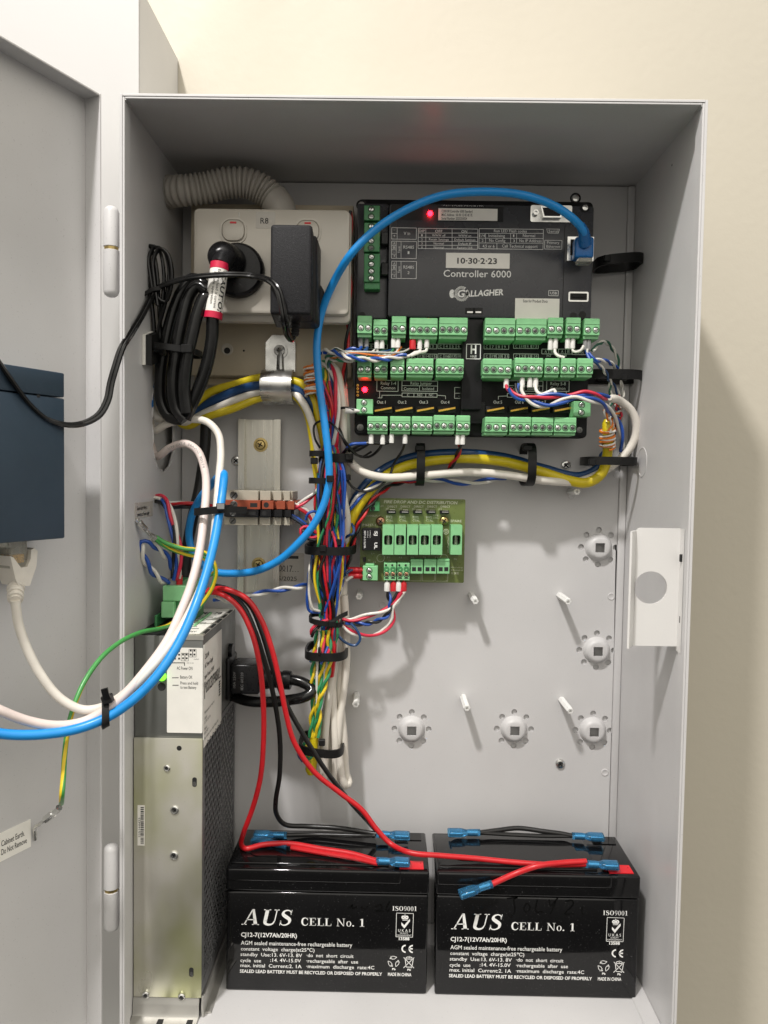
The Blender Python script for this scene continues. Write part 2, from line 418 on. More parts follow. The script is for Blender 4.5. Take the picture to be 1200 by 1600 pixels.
# a small roman (serif) alphabet for the battery cases
def roman(P, t, u, v, h, w, slant=0.0):
    x = 0.0; q = Rec()
    def emit(ch, x):
        T = .17; t_ = .055
        def R(a, b, c, d): q.rect(a+x, b+x, c, d)
        def sf(a, b, y): R(a, b, y, y+.05) if y < .5 else R(a, b, y-.05, y)
        if ch == 'A':
            q.poly([(x+.40,1.0),(x+.52,1.0),(x+.86,0),(x+.66,0)], [(0,1,2,3)]); q.poly([(x+.40,1.0),(x+.46,.94),(x+.17,0),(x+.10,0)], [(0,1,2,3)])
            R(.20,.66,.30,.36); sf(0,.28,0); sf(.56,.94,0); return .98
        if ch == 'U':
            R(.10,.10+T+.02,.28,1); R(.68,.68+t_,.28,1); sf(0,.38,1); sf(.57,.84,1)
            q.stroke([(x+.19,.30),(x+.23,.12),(x+.42,.035),(x+.62,.10),(x+.705,.30)], lambda k: T+.02 + (t_-T-.02)*k); return .90
        if ch == 'S':
            q.stroke([(x+.56,.72),(x+.50,.90),(x+.32,.965),(x+.15,.88),(x+.14,.70),(x+.34,.54),(x+.54,.38),(x+.54,.15),(x+.34,.03),(x+.14,.09),(x+.07,.30)],
                     lambda k: .05 + .15*math.exp(-((k-.5)/.22)**2)); R(.06,.09,0,.32); R(.545,.575,.68,1); return .68
        if ch in 'CO':
            if ch == 'O': q.ring(x+.40, .5, .37, .51, .17, .045); return .84
            q.stroke([(x+.70,.72),(x+.58,.92),(x+.42,.975),(x+.22,.86),(x+.13,.5),(x+.22,.14),(x+.42,.025),(x+.60,.08),(x+.72,.28)],
                     lambda k: .05 + .14*math.exp(-((k-.5)/.28)**2)); R(.68,.715,.66,1); return .80
        if ch == 'E':
            R(.10,.10+T,0,1); R(0,.68,0,.05); R(0,.66,.95,1); R(.2,.48,.48,.53); R(.635,.68,0,.28); R(.62,.66,.74,1); R(.45,.48,.36,.65); return .76
        if ch == 'L':
            R(.10,.10+T,0,1); R(0,.66,0,.05); sf(0,.38,1); R(.62,.66,0,.30); return .72
        if ch == 'N':
            R(.12,.17,0,1); R(.72,.77,0,1); q.poly([(x+.02,1),(x+.22,1),(x+.77,.0),(x+.70,0)], [(0,1,2,3)]); sf(.02,.28,0); sf(.62,.88,1); return .94
        if ch == 'o': q.ring(x+.27, .33, .25, .35, .11, .04); return .56
        if ch == '.': q.disc(x+.10, .085, .09); return .26
        if ch == '1':
            R(.20,.20+T,0,1); R(.06,.50,0,.05); q.poly([(x+.20,1),(x+.20,.90),(x+.06,.84),(x+.06,.88)], [(0,1,2,3)]); return .54
        if ch == 'I': R(.10,.10+T,0,1); sf(0,.37,0); sf(0,.37,1); return .44
        if ch == '0': q.ring(x+.27, .5, .25, .51, .12, .04); return .58
        if ch == '9':
            q.ring(x+.27, .68, .25, .32, .11, .04); q.stroke([(x+.45,.72),(x+.47,.45),(x+.36,.16),(x+.12,.02)], lambda k: .13-.08*k); return .58
        return .36
    for ch in t:
        if ch == ' ': x += .42; continue
        x += emit(ch, x) + .05
    k = w/(x-.05)
    for pts, faces in q.acc:
        P.poly([(u + p[0]*k + p[1]*h*slant, v + p[1]*h) for p in pts], faces)
# ================================================================== wall and neighbouring cabinet
CW, CD, CH = 375.3, 143.0, 629.0          # inside of the cabinet: width, depth, height
solo('wall', box(-1500, 1700, 14, 18, -900, 1700), WALL, None, None, kind='structure')
nq = at(278, 90, 13.5); NXR, NZT = nq.x, nq.z
nb = thing('wall_cabinet', (-220, 10, -300), 'tall white steel cabinet standing behind the open grey door', 'cabinet')
part('side_panel', box(NXR-1.5, NXR, -85.5, 13, -300, NZT-1.5), WHITEP, nb)
part('front_panel', box(-460, NXR, -87.5, -86, -300, NZT, .4), WHITEP, nb)
part('top_panel', box(-460, NXR-1.7, -85.8, 13, NZT-2.2, NZT-.8), WHITEP, nb)

# ================================================================== the grey cabinet
cab = thing('equipment_cabinet', (CW/2, 0, 0), 'open light grey steel cabinet full of wiring on a beige wall', 'cabinet')
T = 1.6
# back plate with stamped cable-tie bosses
BOSS = [(353.3,329.2), (354.2,241.5), (352.9,172.5), (285.8,172.4), (198.4,170.7)]
PX0, PX1 = 1.0, CW-6.5
holes = []
for bx, bz in BOSS:
    holes.append(circ(bx, bz, 11.6, 28))
    for k in range(8):
        a = math.radians(45*k); holes.append(circ(bx+14.6*math.cos(a), bz+14.6*math.sin(a), 2.5, 12))
part('back_plate', MB().add(prism([[(PX0,1),(PX1,1),(PX1,CH-1),(PX0,CH-1)]] + holes, XZ, 0, 1.5)), PAINT, cab, smooth=20)
part('rear_panel', box(0, CW, 2.2, 3.6, -T+2, CH-.5), PAINT, cab)
def dome(bx, bz):
    n = 32; prof = [(11.7,0.2),(11.2,-.7),(10.2,-2.6),(9.2,-4.4),(8.2,-5.3),(7.0,-5.7)]; v = []; f = []
    for r, y in prof:
        for k in range(n): a = 2*math.pi*k/n; v.append((bx+r*math.cos(a), y, bz+r*math.sin(a)))
    for y in (-5.7, -4.2):
        for k in range(n):
            a = 2*math.pi*k/n; c, s = math.cos(a), math.sin(a); q = 3.9/max(abs(c), abs(s)); v.append((bx+q*c, y, bz+q*s))
    m = len(prof)+2
    for i in range(m-1):
        for k in range(n): k2 = (k+1) % n; f.append((i*n+k, i*n+k2, (i+1)*n+k2, (i+1)*n+k))
    return v, f
for bx, bz in BOSS: part('cable_tie_boss', dome(bx, bz), PAINT, cab, smooth=50)
part('plate_edge_fold', box(CW-6.2, CW-.2, -2.2, 2.0, 0.2, CH-1, 1.0, 2), PAINT, cab)
# left wall with the ragged cable cut-out
_rnd = random.Random(4)
hp = [(240,592),(262,588),(271,610),(272,660),(272,705),(266,727),(256,738),(246,730),(240,712),(238,660),(238,620)]
cut = []
for i, (a, b) in enumerate(hp):
    q = atx(a, b, 0); q2 = atx(*hp[(i+1) % len(hp)], 0)
    for k in range(4):
        t = k/4; cut.append((q.y+(q2.y-q.y)*t+_rnd.uniform(-.9,.9), q.z+(q2.z-q.z)*t+_rnd.uniform(-.9,.9)))
part('side_wall', MB().add(prism([[(-CD,-T),(13,-T),(13,CH+T),(-CD,CH+T)], cut], YZ, -T, 0)), PAINT, cab, smooth=20)
part('cutout_burr', MB().add(sweep([Vector((-.3, p[0], p[1])) for p in cut + cut[:1]], lambda t: .8+.5*math.sin(t*90), 6)), PAINT, cab)
part('side_wall', box(CW, CW+T, -CD, 13, -T, CH+T), PAINT, cab)
part('cabinet_top', box(0, CW, -CD, 13, CH, CH+T), PAINT, cab)
part('cabinet_floor', box(0, CW, -CD, 13, -T, 0), PAINT, cab)
part('floor_fold', box(CW-12, CW-.1, -CD+1, -.5, .05, 1.3, .5), PAINT, cab)
# hemmed front edge
for nm, b in (('front_hem', box(0.05, 1.5, -CD-.6, -CD+11, 0, CH-.1, .3)), ('front_hem', box(CW-1.5, CW-.05, -CD-.6, -CD+11, 0, CH-.1, .3)),
              ('front_hem', box(1.6, CW-1.6, -CD-.6, -CD+11, CH-1.5, CH-.05, .3)),
              ('front_edge', box(-T-.1, .02, -CD-1.0, -CD-.05, -T, CH+T, .2)), ('front_edge', box(CW-.02, CW+T+.1, -CD-1.0, -CD-.05, -T, CH+T, .2)),
              ('front_edge', box(.1, CW-.1, -CD-1.0, -CD-.05, CH-.02, CH+T+.1, .2))):
    part(nm, b, PAINT, cab)
for sx in (1, -1):
    x0 = 1.9 if sx > 0 else CW-1.9
    part('seam_light_strip', MB().add(tube([(x0, -CD-.2, CH-1.8), (x0+sx*.1, -CD+5, CH-1.9), (x0+sx*.2, -CD+11, CH-2.0)], .55, 6)), WHITEP, cab)  # white strip standing in for light leaking through the corner seam
# rivet dimples, screws
def dimple(x, z, r=3.2): return lathe([(r,0.1),(r,-.25),(r*.82,-.55),(r*.6,-.25),(0,-.15)], 20, (x,0,z), (0,1,0), cap=False)
for a, b in ((955,932),(945,1207),(893,775),(912,720),(955,700),(964,742),(598,945)):
    q = at(a, b, 0); part('rivet_dimple', dimple(q.x, q.z), PAINT, cab)
def screw_mb(r=4.2, h=2.0, cross=True):
    mb = MB().add(lathe([(r,0),(r,h*.35),(r*.86,h*.8),(r*.6,h),(r*.5,h)], 20, (0,0,0), (0,-1,0), cap=False))
    mb.add(lathe([(r*.5,h),(r*.42,h*.55),(0,h*.5)], 8, (0,0,0), (0,-1,0), cap=False)); return mb
def star_mb(r, h):
    mb = MB()
    for a in (45, 135):
        c = math.radians(a)
        mb.add(box(-r*.55, r*.55, -h-.12, -h+.3, -r*.13, r*.13), Matrix.Rotation(c, 4, 'Y'))
    return mb
SCREW_ME = mesh_of('screw', screw_mb(), STEEL, Vector((0,0,0))); STAR_ME = mesh_of('cross_slot', star_mb(4.2, 2.0), DARK, Vector((0,0,0)))
for a, b in ((875,1193),(884,727),(369,720)):
    q = at(a, b, 0); sc = inst('screw', SCREW_ME, (q.x, 0, q.z), cab); x = inst('cross_slot', STAR_ME, (0,0,0), sc); x.location = (0,0,0)
# nylon stand-offs
for i, (x, z) in enumerate([(246.8,287.2),(321.5,287.9),(242.1,199.2),(325.5,198.6),(150.9,199.7),(152.7,287.7),(327.9,375.6)]):
    L = 25 if i < 5 else 22
    dx, dz = [(2.2,-3.5),(4,-3),(1.5,-4.5),(4.5,-5),(1,-3),(0,-1),(2,1)][i]
    d = Vector((dx*.5, -L, dz*.5))
    mb = MB().add(lathe([(2.9,0),(2.9,d.length-.5),(2.5,d.length),(1.3,d.length),(1.3,d.length-2),(0,d.length-2)], 6, (x,0,z), d, cap=False))
    part('standoff', mb, NYLON, cab)
# lock bracket on the right front edge
x0, x1, z0, z1 = rect(991, 825, 1060, 1009, -128)
cc = at(1016, 918, -128)
def rb(u, v, h): return (u, h, v)
outl = [(x1,z0),(x1,z1)] + [(x0+3-3*math.sin(math.radians(a)), z1-3+3*math.cos(math.radians(a))) for a in range(0,91,30)] + [(x0,z0)]
br = part('lock_bracket', MB().add(prism([outl, circ(cc.x, cc.z, 11.2, 36)], rb, -129, -127.2)), PAINT_LIT, cab)
part('bracket_lip', MB().add(prism([[(x0+.1,-129.1),(x0-5.6,-138.5),(x0-6.8,-137.9),(x0-1.2,-127.2),(x0+.1,-127.2)]], XY, z0, z1-2)), PAINT_LIT, br)
mbb = MB()
for zz in (z0, z1-14): pass
mbb.add(prism([[(x1-.1,-129),(CW-1.8,-138),(CW-1.8,-136),(x1-.1,-127.2)]], XY, z0-3, z1))
part('bracket_foot', mbb, PAINT_LIT, br)
for py in (872, 968):
    q = at(1064, py, -134); part('slot', box(q.x-.9, q.x+.9, q.y-1.2, q.y+1, q.z-2.6, q.z+2.6, .4), DARK, br)
# hinges
for (pt, pb, pw) in ((322, 465, 389), (1318, 1455, 1389)):
    hx = at(174, pt, -139); hb = at(174, pb, -139); zt, zb, zw = hx.z, hb.z, at(174, pw, -139).z
    o = (hx.x, -139, 0)
    h = part('hinge', MB().add(lathe([(0,zt),(2.6,zt-.5),(4.2,zt-1.8),(5.0,zt-4),(5.1,zw+1.3),(4.6,zw+1.0)], 20, o)), PAINT, cab)
    part('washer', MB().add(lathe([(4.4,zw-1.0),(4.5,zw+1.0)], 20, o)), BRASS, h)
    part('lower_knuckle', MB().add(lathe([(4.6,zw-1.0),(5.1,zw-1.3),(5.1,zb+4),(4.3,zb+1.8),(2.6,zb+.5),(0,zb)], 20, o)).add(box(hx.x+3, -1.5, -137, -134.5, zb+6, zw-3)), PAINT, h)

# door: swung open to the left, hinged on the front left edge
DA = math.radians(65)
DU = Vector((-math.cos(DA), -math.sin(DA), 0)); DN = Vector((math.sin(DA), -math.cos(DA), 0))
DE = Vector((-14.4, -143, 0)); FL = 13.0; DO = DE - DN*FL
def door_pt(u, z, h): p = DO + DU*u + DN*h; return (p.x, p.y, z)
def on_door(px, py, h):
    d = ray(px, py); o = DO + DN*h; t = (o-CAM).dot(DN)/d.dot(DN); return CAM + d*t
def door_u(p): return (p-DO).dot(DU)
def dbox(u0, u1, z0, z1, h0, h1, b=0, seg=1):
    v, f = box(u0, u1, h0, h1, z0, z1, b, seg); return [door_pt(p[0], p[2], p[1]) for p in v], f
dr = part('door', MB().add(dbox(0, 372, -6, 630.5, -1.6, 0)), PAINT, cab, label='light grey steel door swung wide open')
part('door_flange', dbox(-1.0, .6, -6, 631, -.2, FL, .4), PAINT, dr)
part('door_flange', dbox(.8, 372, 629, 630.6, .1, FL, .4), PAINT, dr)
part('door_flange', dbox(.8, 372, -6, -4.4, .1, FL, .4), PAINT, dr)

# knock-out ring and pin holes in the right wall and top
q = atx(1003, 722, CW)
part('knockout_ring', MB().add(lathe([(10.6,0),(10.6,.25),(11.3,.35),(12.0,.25),(12.0,0)], 40, (CW,q.y,q.z), (-1,0,0), cap=False)), PAINT, cab)
for px, py in ((1050,258), (1092,320)):
    q = atx(px, py, CW); part('pin_hole', MB().add(lathe([(.9,.04),(0,.05)], 10, (CW,q.y,q.z), (-1,0,0), cap=False)), DARK, cab)
q = atz(1020, 262, CH); part('pin_hole', MB().add(lathe([(1.0,.04),(0,.05)], 10, (q.x,q.y,CH), (0,0,-1), cap=False)), DARK, cab)
# ================================================================== batteries
B1, B2, BY, BH = 59.6, 215.8, -93.0, 93.8
def battery(bx, label):
    bat = thing('battery', (bx+75.5, BY+32.5, 0), label, 'battery', 'black sealed batteries on the cabinet floor')
    x0, x1, yf, yb = bx, bx+151, BY, BY+65
    part('case', box(x0+.4, x1-.4, yf+.6, yb-.6, 0.05, 76.2, 1.6, 3), BATT, bat)
    ld = part('lid', box(x0, x1, yf, yb, 76.6, BH, 1.7, 4), BATT, bat)
    # raised rim strip along the front of the lid, stops short of the positive pole
    part('lid_rib', box(x0+1, x1-21, yf-.9, yf+3, 84.5, BH+.35, 1.5, 4), BATT, ld)
    part('lid_rib', box(x0+2, x1-30, yf+7, yb-6, BH-.3, BH+1.3, .9, 3), BATT, ld)
    part('vent_cover', MB().add(prism([rrect(x0+14, x1-40, yf+16, yb-14, 8)], XY, BH+1.0, BH+2.0)), BATT, ld)
    for s, (cx, cy) in (('red', (x1-13, yf+10)), ('black', (x1-13, yb-9))):
        part('terminal_recess', box(cx-9, cx+9, cy-6.0, cy+6.0, BH-.4, BH+.5), REDP if s == 'red' else BATT, bat, label='red positive pole patch' if s == 'red' else None)
        tm = part('terminal_tab', box(cx-12, cx-1, cy-3, cy+3, BH+2.6, BH+3.4), TIN, bat)
        part('tab_post', box(cx-2.2, cx-1, cy-3, cy+3, BH+.2, BH+3.4), TIN, tm)
    # printing: coordinates measured on the left battery, shifted for the right one
    dx = bx-B1-.6; P = Print(on_plane(BY+.6-.12))
    sc = scale_at(BY)
    def X(zx): return at(340+zx/3.5294, 1450, BY).x + dx
    def Z(zy, zx=500): return at(340+zx/3.5294, 1270+zy/3.5294, BY).z
    k = 3.5294*sc
    def t(s, a, y, c, h, bold=.012, slant=0): P.text(s, X(a), Z(y, (a+c)/2), h/k, X(c)-X(a), bold, slant)
    roman(P, 'AUS', X(135), Z(622, 280), 92/k, (X(412)-X(140)), .22)
    roman(P, 'CELL No. 1', X(463), Z(627, 640), 45/k, X(815)-X(463))
    t('CJ12-7(12V7Ah/20HR)', 133, 688, 442, 24, .02)
    t('AGM sealed maintenance-free rechargeable battery', 133, 736, 748, 23, .004)
    t('constant  voltage  charge(at25℃)', 133, 765, 540, 20, .006)
    t('standby  Use:13. 6V-13. 8V', 131, 795, 472, 20, .006); t('·do  not  short  circuit', 496, 800, 756, 20, .006)
    t('cycle  use', 131, 826, 245, 20, .006); t(':14. 4V-15.0V', 296, 826, 466, 20, .006); t('·rechargeable  after  use', 496, 831, 782, 20, .006)
    t('max. initial  Current:2. 1A', 131, 856, 470, 20, .006); t('·maximum  discharge  rate:4C', 496, 862, 872, 20, .006)
    t('SEALED LEAD BATTERY MUST BE RECYCLED OR DISPOSED OF PROPERLY', 128, 892, 916, 18, .02)
    roman(P, 'ISO9001', X(967), Z(543, 1030), 27/k, X(1102)-X(967))
    # certification mark: framed crown, tick and words
    q = lambda a, b: (X(980-.0+(a-420)/3.02), Z(514+(b-170)/3.02+0, 1030))
    g = lambda a, b: (at(580+a/10.67, 1470, BY).x+dx, at(630, 1400+b/10.67, BY).z)
    def line(a, b, w=8): P.line(g(*a), g(*b), w/10.67/sc)
    for a, b in (((428,292),(710,296)),((710,296),(703,690)),((703,690),(424,688)),((424,688),(428,292))): line(a, b, 8)
    for cx in (540, 600): P.ring(*g(cx, 362), 30/10.67/sc, 32/10.67/sc, 1.0, 1.0)
    line((570,310),(570,400),8); line((556,325),(584,325),7)
    for a, b in (((528,392),(615,392)),((528,410),(615,410))): line(a, b, 9)
    P.poly([g(512,445), g(512,490), g(562,548), g(655,425), g(650,385), g(560,492)], [(0,1,2,5),(5,2,3,4)])
    P.text('U K A S', *g(460,605), 48/10.67/sc, 210/10.67/sc, 0); P.text('QUALITY', *g(492,638), 26/10.67/sc, 140/10.67/sc, 0)
    P.text('MANAGEMENT', *g(436,672), 24/10.67/sc, 255/10.67/sc, .0); P.text('13588', *g(474,742), 46/10.67/sc, 180/10.67/sc, .03)
    u = 1/10.67/sc
    P.ring(*g(592,886), 75*u, 72*u, 26*u, 24*u, 92, 268); P.ring(*g(712,886), 75*u, 72*u, 26*u, 24*u, 92, 268); line((645,884),(708,884),24)
    # recycling triangle of three bent arrows
    cx, cy = g(392, 1105)
    for j in range(3):
        a0 = math.radians(90+120*j)
        def rp(r, a): return (cx+r*u*math.cos(a0+a), cy+r*u*math.sin(a0+a))
        pts = [rp(98,-.62), rp(98,.10), rp(98,.55), rp(52,.62), rp(50,-.35)]
        for m in range(5): P.line(pts[m], pts[(m+1) % 5], 9*u)
        P.poly([rp(112,.42), rp(85,.95), rp(50,.42)], [(0,1,2)])
    P.text('Pb', *g(370,1245), 34*u, 60*u, .03); P.text('Pb', *g(626,1250), 34*u, 60*u, .03)
    for a, b in (((585,1060),(605,1190)),((720,1060),(700,1190)),((605,1190),(700,1190)),((575,1055),(725,1055)),((560,1030),(735,1205)),((735,1030),(560,1205))): line(a, b, 11)
    P.ring(*g(650,1045), 60*u, 34*u, 12*u, 12*u, 0, 180); P.disc(*g(688,1192), 16*u); P.disc(*g(652,1022), 17*u)
    P.text('MADE IN CHINA', *g(302,1343), 56*u, 402*u, .02)
    P.build('printed_lettering', INK, bat)
    return bat
bt1 = battery(B1, 'black sealed battery beside the perforated power supply')
bt2 = battery(B2, 'black sealed battery in the right corner of the cabinet floor')
# faint marker scrawl on the right battery
P = Print(on_plane(BY+.6-.10)); k = 3.5294*scale_at(BY)
def bz(a, b): q = at(670+a/3.5294, 1270+b/3.5294, BY); return (q.x, q.z)
for st in ([(430,475),(490,470),(470,480),(475,540),(455,575),(440,560)], [(540,500),(525,530),(540,550),(560,525),(545,500)], [(600,480),(590,545),(630,548)], [(665,480),(672,515),(712,472)], [(700,490),(680,545),(672,560)], [(755,490),(790,485),(795,510),(750,560),(800,556)], [(850,520),(845,555),(858,560)]):
    P.stroke([bz(*p) for p in st], 9/k)
P.build('marker_scrawl', MARK, bt2)
P = Print(on_plane(BY+.6-.10))
def bz(a, b): q = at(340+a/3.5294, 1270+b/3.5294, BY); return (q.x, q.z)
for st in ([(720,530),(745,510),(740,530),(770,520)], [(790,520),(810,535),(830,515)], [(870,520),(900,510),(905,530),(870,545),(915,545)], [(950,490),(930,530),(940,545),(950,530)]):
    P.stroke([bz(*p) for p in st], 9/k)
P.build('marker_scrawl', MARK, bt1)

# ================================================================== power supply
PS = thing('power_supply', (25, -65, 0), 'tall narrow metal power supply with white labels in the left corner', 'power supply')
X0, X1, YF, YB, ZM, ZT = .6, 49.0, -122.0, -9.0, 201.5, 273.6
part('upper_housing', box(X0, X1-.4, YF+1.0, YB, ZM-2, ZT-.8, .7, 2), GREYP, PS)
# top cover with vent slots seen as black dashes along the edge
tp = part('top_cover', MB().add(prism([rrect(X0+22, X1-.3, YF+1.2, YB-4, .8)], XY, ZT-.7, ZT+.6)), ALU, PS)
part('top_recess', box(X0+.4, X0+21.5, YF+3, YB-2, ZT-.75, ZT-.2), BLACKM, PS)
for k in range(5): part('vent_slot', box(X1-2.2, X1+.05, YF+6+k*20, YF+20+k*20, ZT+.2, ZT+.75), DARK, tp)
part('edge_strip', box(X0+22, X1-.2, YF+.6, YF+1.6, ZT-3.2, ZT+.2), ALU, PS)
# front chassis plate
ch = part('front_chassis', box(X0, X1-.1, YF-.6, YF+.8, 14.4, ZM-.3, .5, 2), CHASSIS, PS)
sect = [(YF-.6,14.2),(YF-.9,12.6),(YF-1.6,10.6),(YF-1.9,9),(YF-2.0,4),(YF-3.0,2.0),(YF-13,1.5),(YF-13,.3),(YF-1,.3),(YF-.6,9),(YF+.8,11),(YF+.8,14.2)]
part('front_foot', MB().add(prism([sect], lambda a, b, h: (h, a, b), X0, X1-1.5)), FOOT, PS)
for px in (250, 296):
    q = at(px, 1592, YF-8); part('foot_slot', box(q.x-2.2, q.x+2.2, YF-13, YF-5, 1.3, 1.9, .2), DARK, PS)
part('side_foot', MB().add(prism([[(YF,.3),(YB,.3),(YB,12),(YF+20,14),(YF+3,15),(YF-.3,16),(YF-2.0,9)]], YZ, X1+.2, X1+1.6)), FOOT, PS)
part('side_foot', box(X1+.2, X1+6, YF+4, YB, .2, 1.5), FOOT, PS)
def sc_at(px, py, r, mt, hole=False):
    q = at(px, py, YF-.6)
    mb = MB().add(lathe([(r,0),(r,.9),(r*.75,1.3),(r*.5,1.2),(r*.45,.5),(0,.4)], 18, (q.x, YF-.6, q.z), (0,-1,0), cap=False))
    o = part('screw' if not hole else 'threaded_insert', mb, mt, PS)
    if hole: part('hole', MB().add(lathe([(r*.5,.75),(0,.8)], 14, (q.x, YF-.6, q.z), (0,-1,0), cap=False)), DARK, o)
    else:
        for a in (20, 110):
            part('cross_slot', MB().add(box(-r*.5,r*.5,-.5,.1,-r*.11,r*.11), Matrix.Translation((q.x, YF-1.5, q.z)) @ Matrix.Rotation(math.radians(a), 4, 'Y')), DARK, o)
sc_at(273,1265,3.0,STEEL); sc_at(272,1336,3.0,STEEL)
sc_at(261,1200,2.3,STEEL,True); sc_at(228,1554,2.6,STEEL,True); sc_at(284,1557,2.6,STEEL,True)
q = at(280,1169,YF-.6); part('hole', MB().add(lathe([(1.8,0.05),(0,.1)], 14, (q.x, YF-.65, q.z), (0,-1,0), cap=False)), DARK, PS)
for px, py in ((304,1222),(299,1519)):
    q = at(px, py, YF-.6); s = part('slot', MB().add(prism([rrect(q.x-1.6, q.x+1.6, q.z-3.4, q.z+3.4, 1.5)], XZ, YF-.6, YF-.75)), DARK, PS)
    part('slot_back', MB().add(prism([rrect(q.x-1.3, q.x+1.3, q.z-3.2, q.z+.4, 1.2)], XZ, YF-.7, YF-.95)), STEEL, s)
# bar code sticker
x0, x1, z0, z1 = rect(215, 1258, 226, 1321, YF-.6)
part('barcode_sticker', box(x0, x1, YF-.8, YF-.6, z0, z1), STICK, PS)
P = Print(on_plane(YF-.9)); rr = random.Random(2); z = z0+1.2
while z < z1-1.2:
    h = rr.choice((.35,.5,.8,1.0)); P.rect(x0+2.2, x1-.5, z, min(z+h, z1-1)); z += h+rr.choice((.3,.4,.6))
P.text('S25144425', x0+2.0, z0+6, 1.3, 14, 0, 0, math.pi/2)
P.build('printed_lettering', KINK, PS)
# front label
x0, x1, z0, z1 = rect(261, 1012, 315, 1145, YF+1)
lb = part('front_label', MB().add(prism([rrect(x0, X1-.5, z0, z1, .8)], XZ, YF+.8, YF+1.2)), STICK, PS)
P = Print(on_plane(YF+.7)); kk = 6.0*scale_at(YF)
def pp(a, b): q = at(200+a/6, 940+b/6, YF+1); return q.x, q.z
def rc(a, b, s=17): x, z = pp(a, b); P.rect(x-s/2/kk, x+s/2/kk, z-s/2/kk, z+s/2/kk)
for a, b in ((480,463),(445,497),(480,497),(442,533),(480,533),(517,495),(551,495),(517,530),(551,530),(589,458),(624,458),(589,495),(624,495)): rc(a, b)
for a, b in (((500,482),(533,555)),((537,482),(568,555)),((572,447),(605,518)),((609,447),(640,518))):
    x0_, z1_ = pp(*a); x1_, z0_ = pp(*b); P.frame(x0_, x1_, z0_, z1_, 3/kk)
P.line(pp(415,573), pp(535,573), 7/kk); P.line(pp(531,570), pp(531,600), 7/kk)
P.text('not in use', *pp(552,578), 11/kk, 66/kk); P.text('switch', *pp(618,543), 11/kk, 48/kk)
P.text('AC Power ON', *pp(458,637), 30/kk, 150/kk, .004); P.line(pp(415,713), pp(475,713), 7/kk); P.text('Battery OK', *pp(490,720), 30/kk, 116/kk, .004)
P.line(pp(418,783), pp(475,783), 7/kk); P.text('Press and hold', *pp(492,775), 28/kk, 168/kk, .004); P.text('to test Battery', *pp(492,815), 28/kk, 152/kk, .004)
P.build('printed_lettering', KINK, lb)
q = at(253.5,1057,YF+.8); part('status_light', MB().add(lathe([(2.9,0),(2.9,1.6),(2.1,2.8),(0,3.2)], 18, (q.x, YF+1, q.z), (0,-1,0))), LEDG, PS, label='lit green status light')
q = at(252.5,1073,YF+.8); part('test_button', MB().add(lathe([(2.9,0),(2.9,.2),(2.4,.25),(2.2,.1),(0,.05)], 18, (q.x, YF+1, q.z), (0,-1,0))), DARK, PS)
# side label
a, b = atx(317,1008,X1), atx(348,982,X1)
sl = part('side_label', box(X1-.4, X1+.05, YF+2, -63, ZM-8, ZT-7), STICK, PS)
P = Print(lambda u, v: (X1+.18, u, v))
y = YF+4
P.text('C200140', y, 256, 3.4, 13, .005); P.text('AC Power Supply', y, 249.5, 3.4, 25, .005); P.text('Input Power: 200W', y, 242, 3.0, 29, .005)
P.text('*0XSOCEDSP93005KA*', y+2, 231, 8.0, 46, .01); P.rect(y-.8, y+1.0, 228, 240)
P.text('Maintenance not required', y, 217, 2.0, 30); P.text('Output:', y, 213, 2.0, 8); P.text('13.75V DC 5A', y, 209.8, 2.0, 18)
P.text('Input:', y, 205.5, 2.0, 8); P.text('100-240V ~', y, 202.3, 2.0, 14); P.text('For indoor use only. Keep dry', y, 198.5, 2.0, 44)
for i in range(6): P.rect(-73+(i % 2)*.6, -67.5, 217+i*2.0, 218.3+i*2.0)
P.rect(-73.5, -66, 230.5, 231.3)
P.build('printed_lettering', KINK, sl)
part('top_label', box(X0+24, X1-3.5, YF+3.5, YB-10, ZT+.6, ZT+.72), STICK, PS)
P = Print(lambda u, v: (u, v, ZT+.82))
P.text('DC 13.75V', X0+27, YF+8, 4, 14, .01); 
for i in range(7): P.rect(X0+28, X0+40-(i % 3)*3, YF+20+i*7.5, YF+21.6+i*7.5)
P.text('MK 78', X0+27, YB-34, 9, 16, .02); P.build('printed_lettering', KINK, PS)
# perforated side of the lower half: a real lattice of slotted holes
mb = MB(); py_, pz_ = 8.4, 5.4; xm = X1+.1
nY = int((YB-YF-8)/py_); nZ = int((ZM-6-22)/pz_)
for j in range(nZ):
    for i in range(nY):
        y = YF+6+i*py_+(py_/2 if j % 2 else 0); z = 24+j*pz_
        if y > YB-4: continue
        for (ya, za), (yb_, zb_) in (((0,1.75),(py_/2,3.65)), ((py_/2,3.65),(py_,1.75)), ((0,-1.75),(0,1.75))):
            d = Vector((yb_-ya, zb_-za)); n = Vector((-d.y, d.x)).normalized()*.5
            c = [(ya-n.x, za-n.y), (yb_-n.x, zb_-n.y), (yb_+n.x, zb_+n.y), (ya+n.x, za+n.y)]
            mb.add(([(xm, y+p[0], z+p[1]) for p in c] + [(xm-.9, y+p[0], z+p[1]) for p in c], [(0,1,2,3),(0,1,5,4),(3,2,6,7)]))
part('perforated_side', mb, MESH, PS, kind='stuff')
part('side_frame', MB().add(prism([[(YF+.9,14),(YB,14),(YB,ZM-2),(YF+.9,ZM-2)],[(YF+7,24),(YB-5,24),(YB-5,ZM-6),(YF+7,ZM-6)]], YZ, X1-.9, X1-.05)), MESH, PS)
part('inner_board', box(X0+1, X1-12, YF+3, YB-2, 4, ZM-4), DARK, PS)
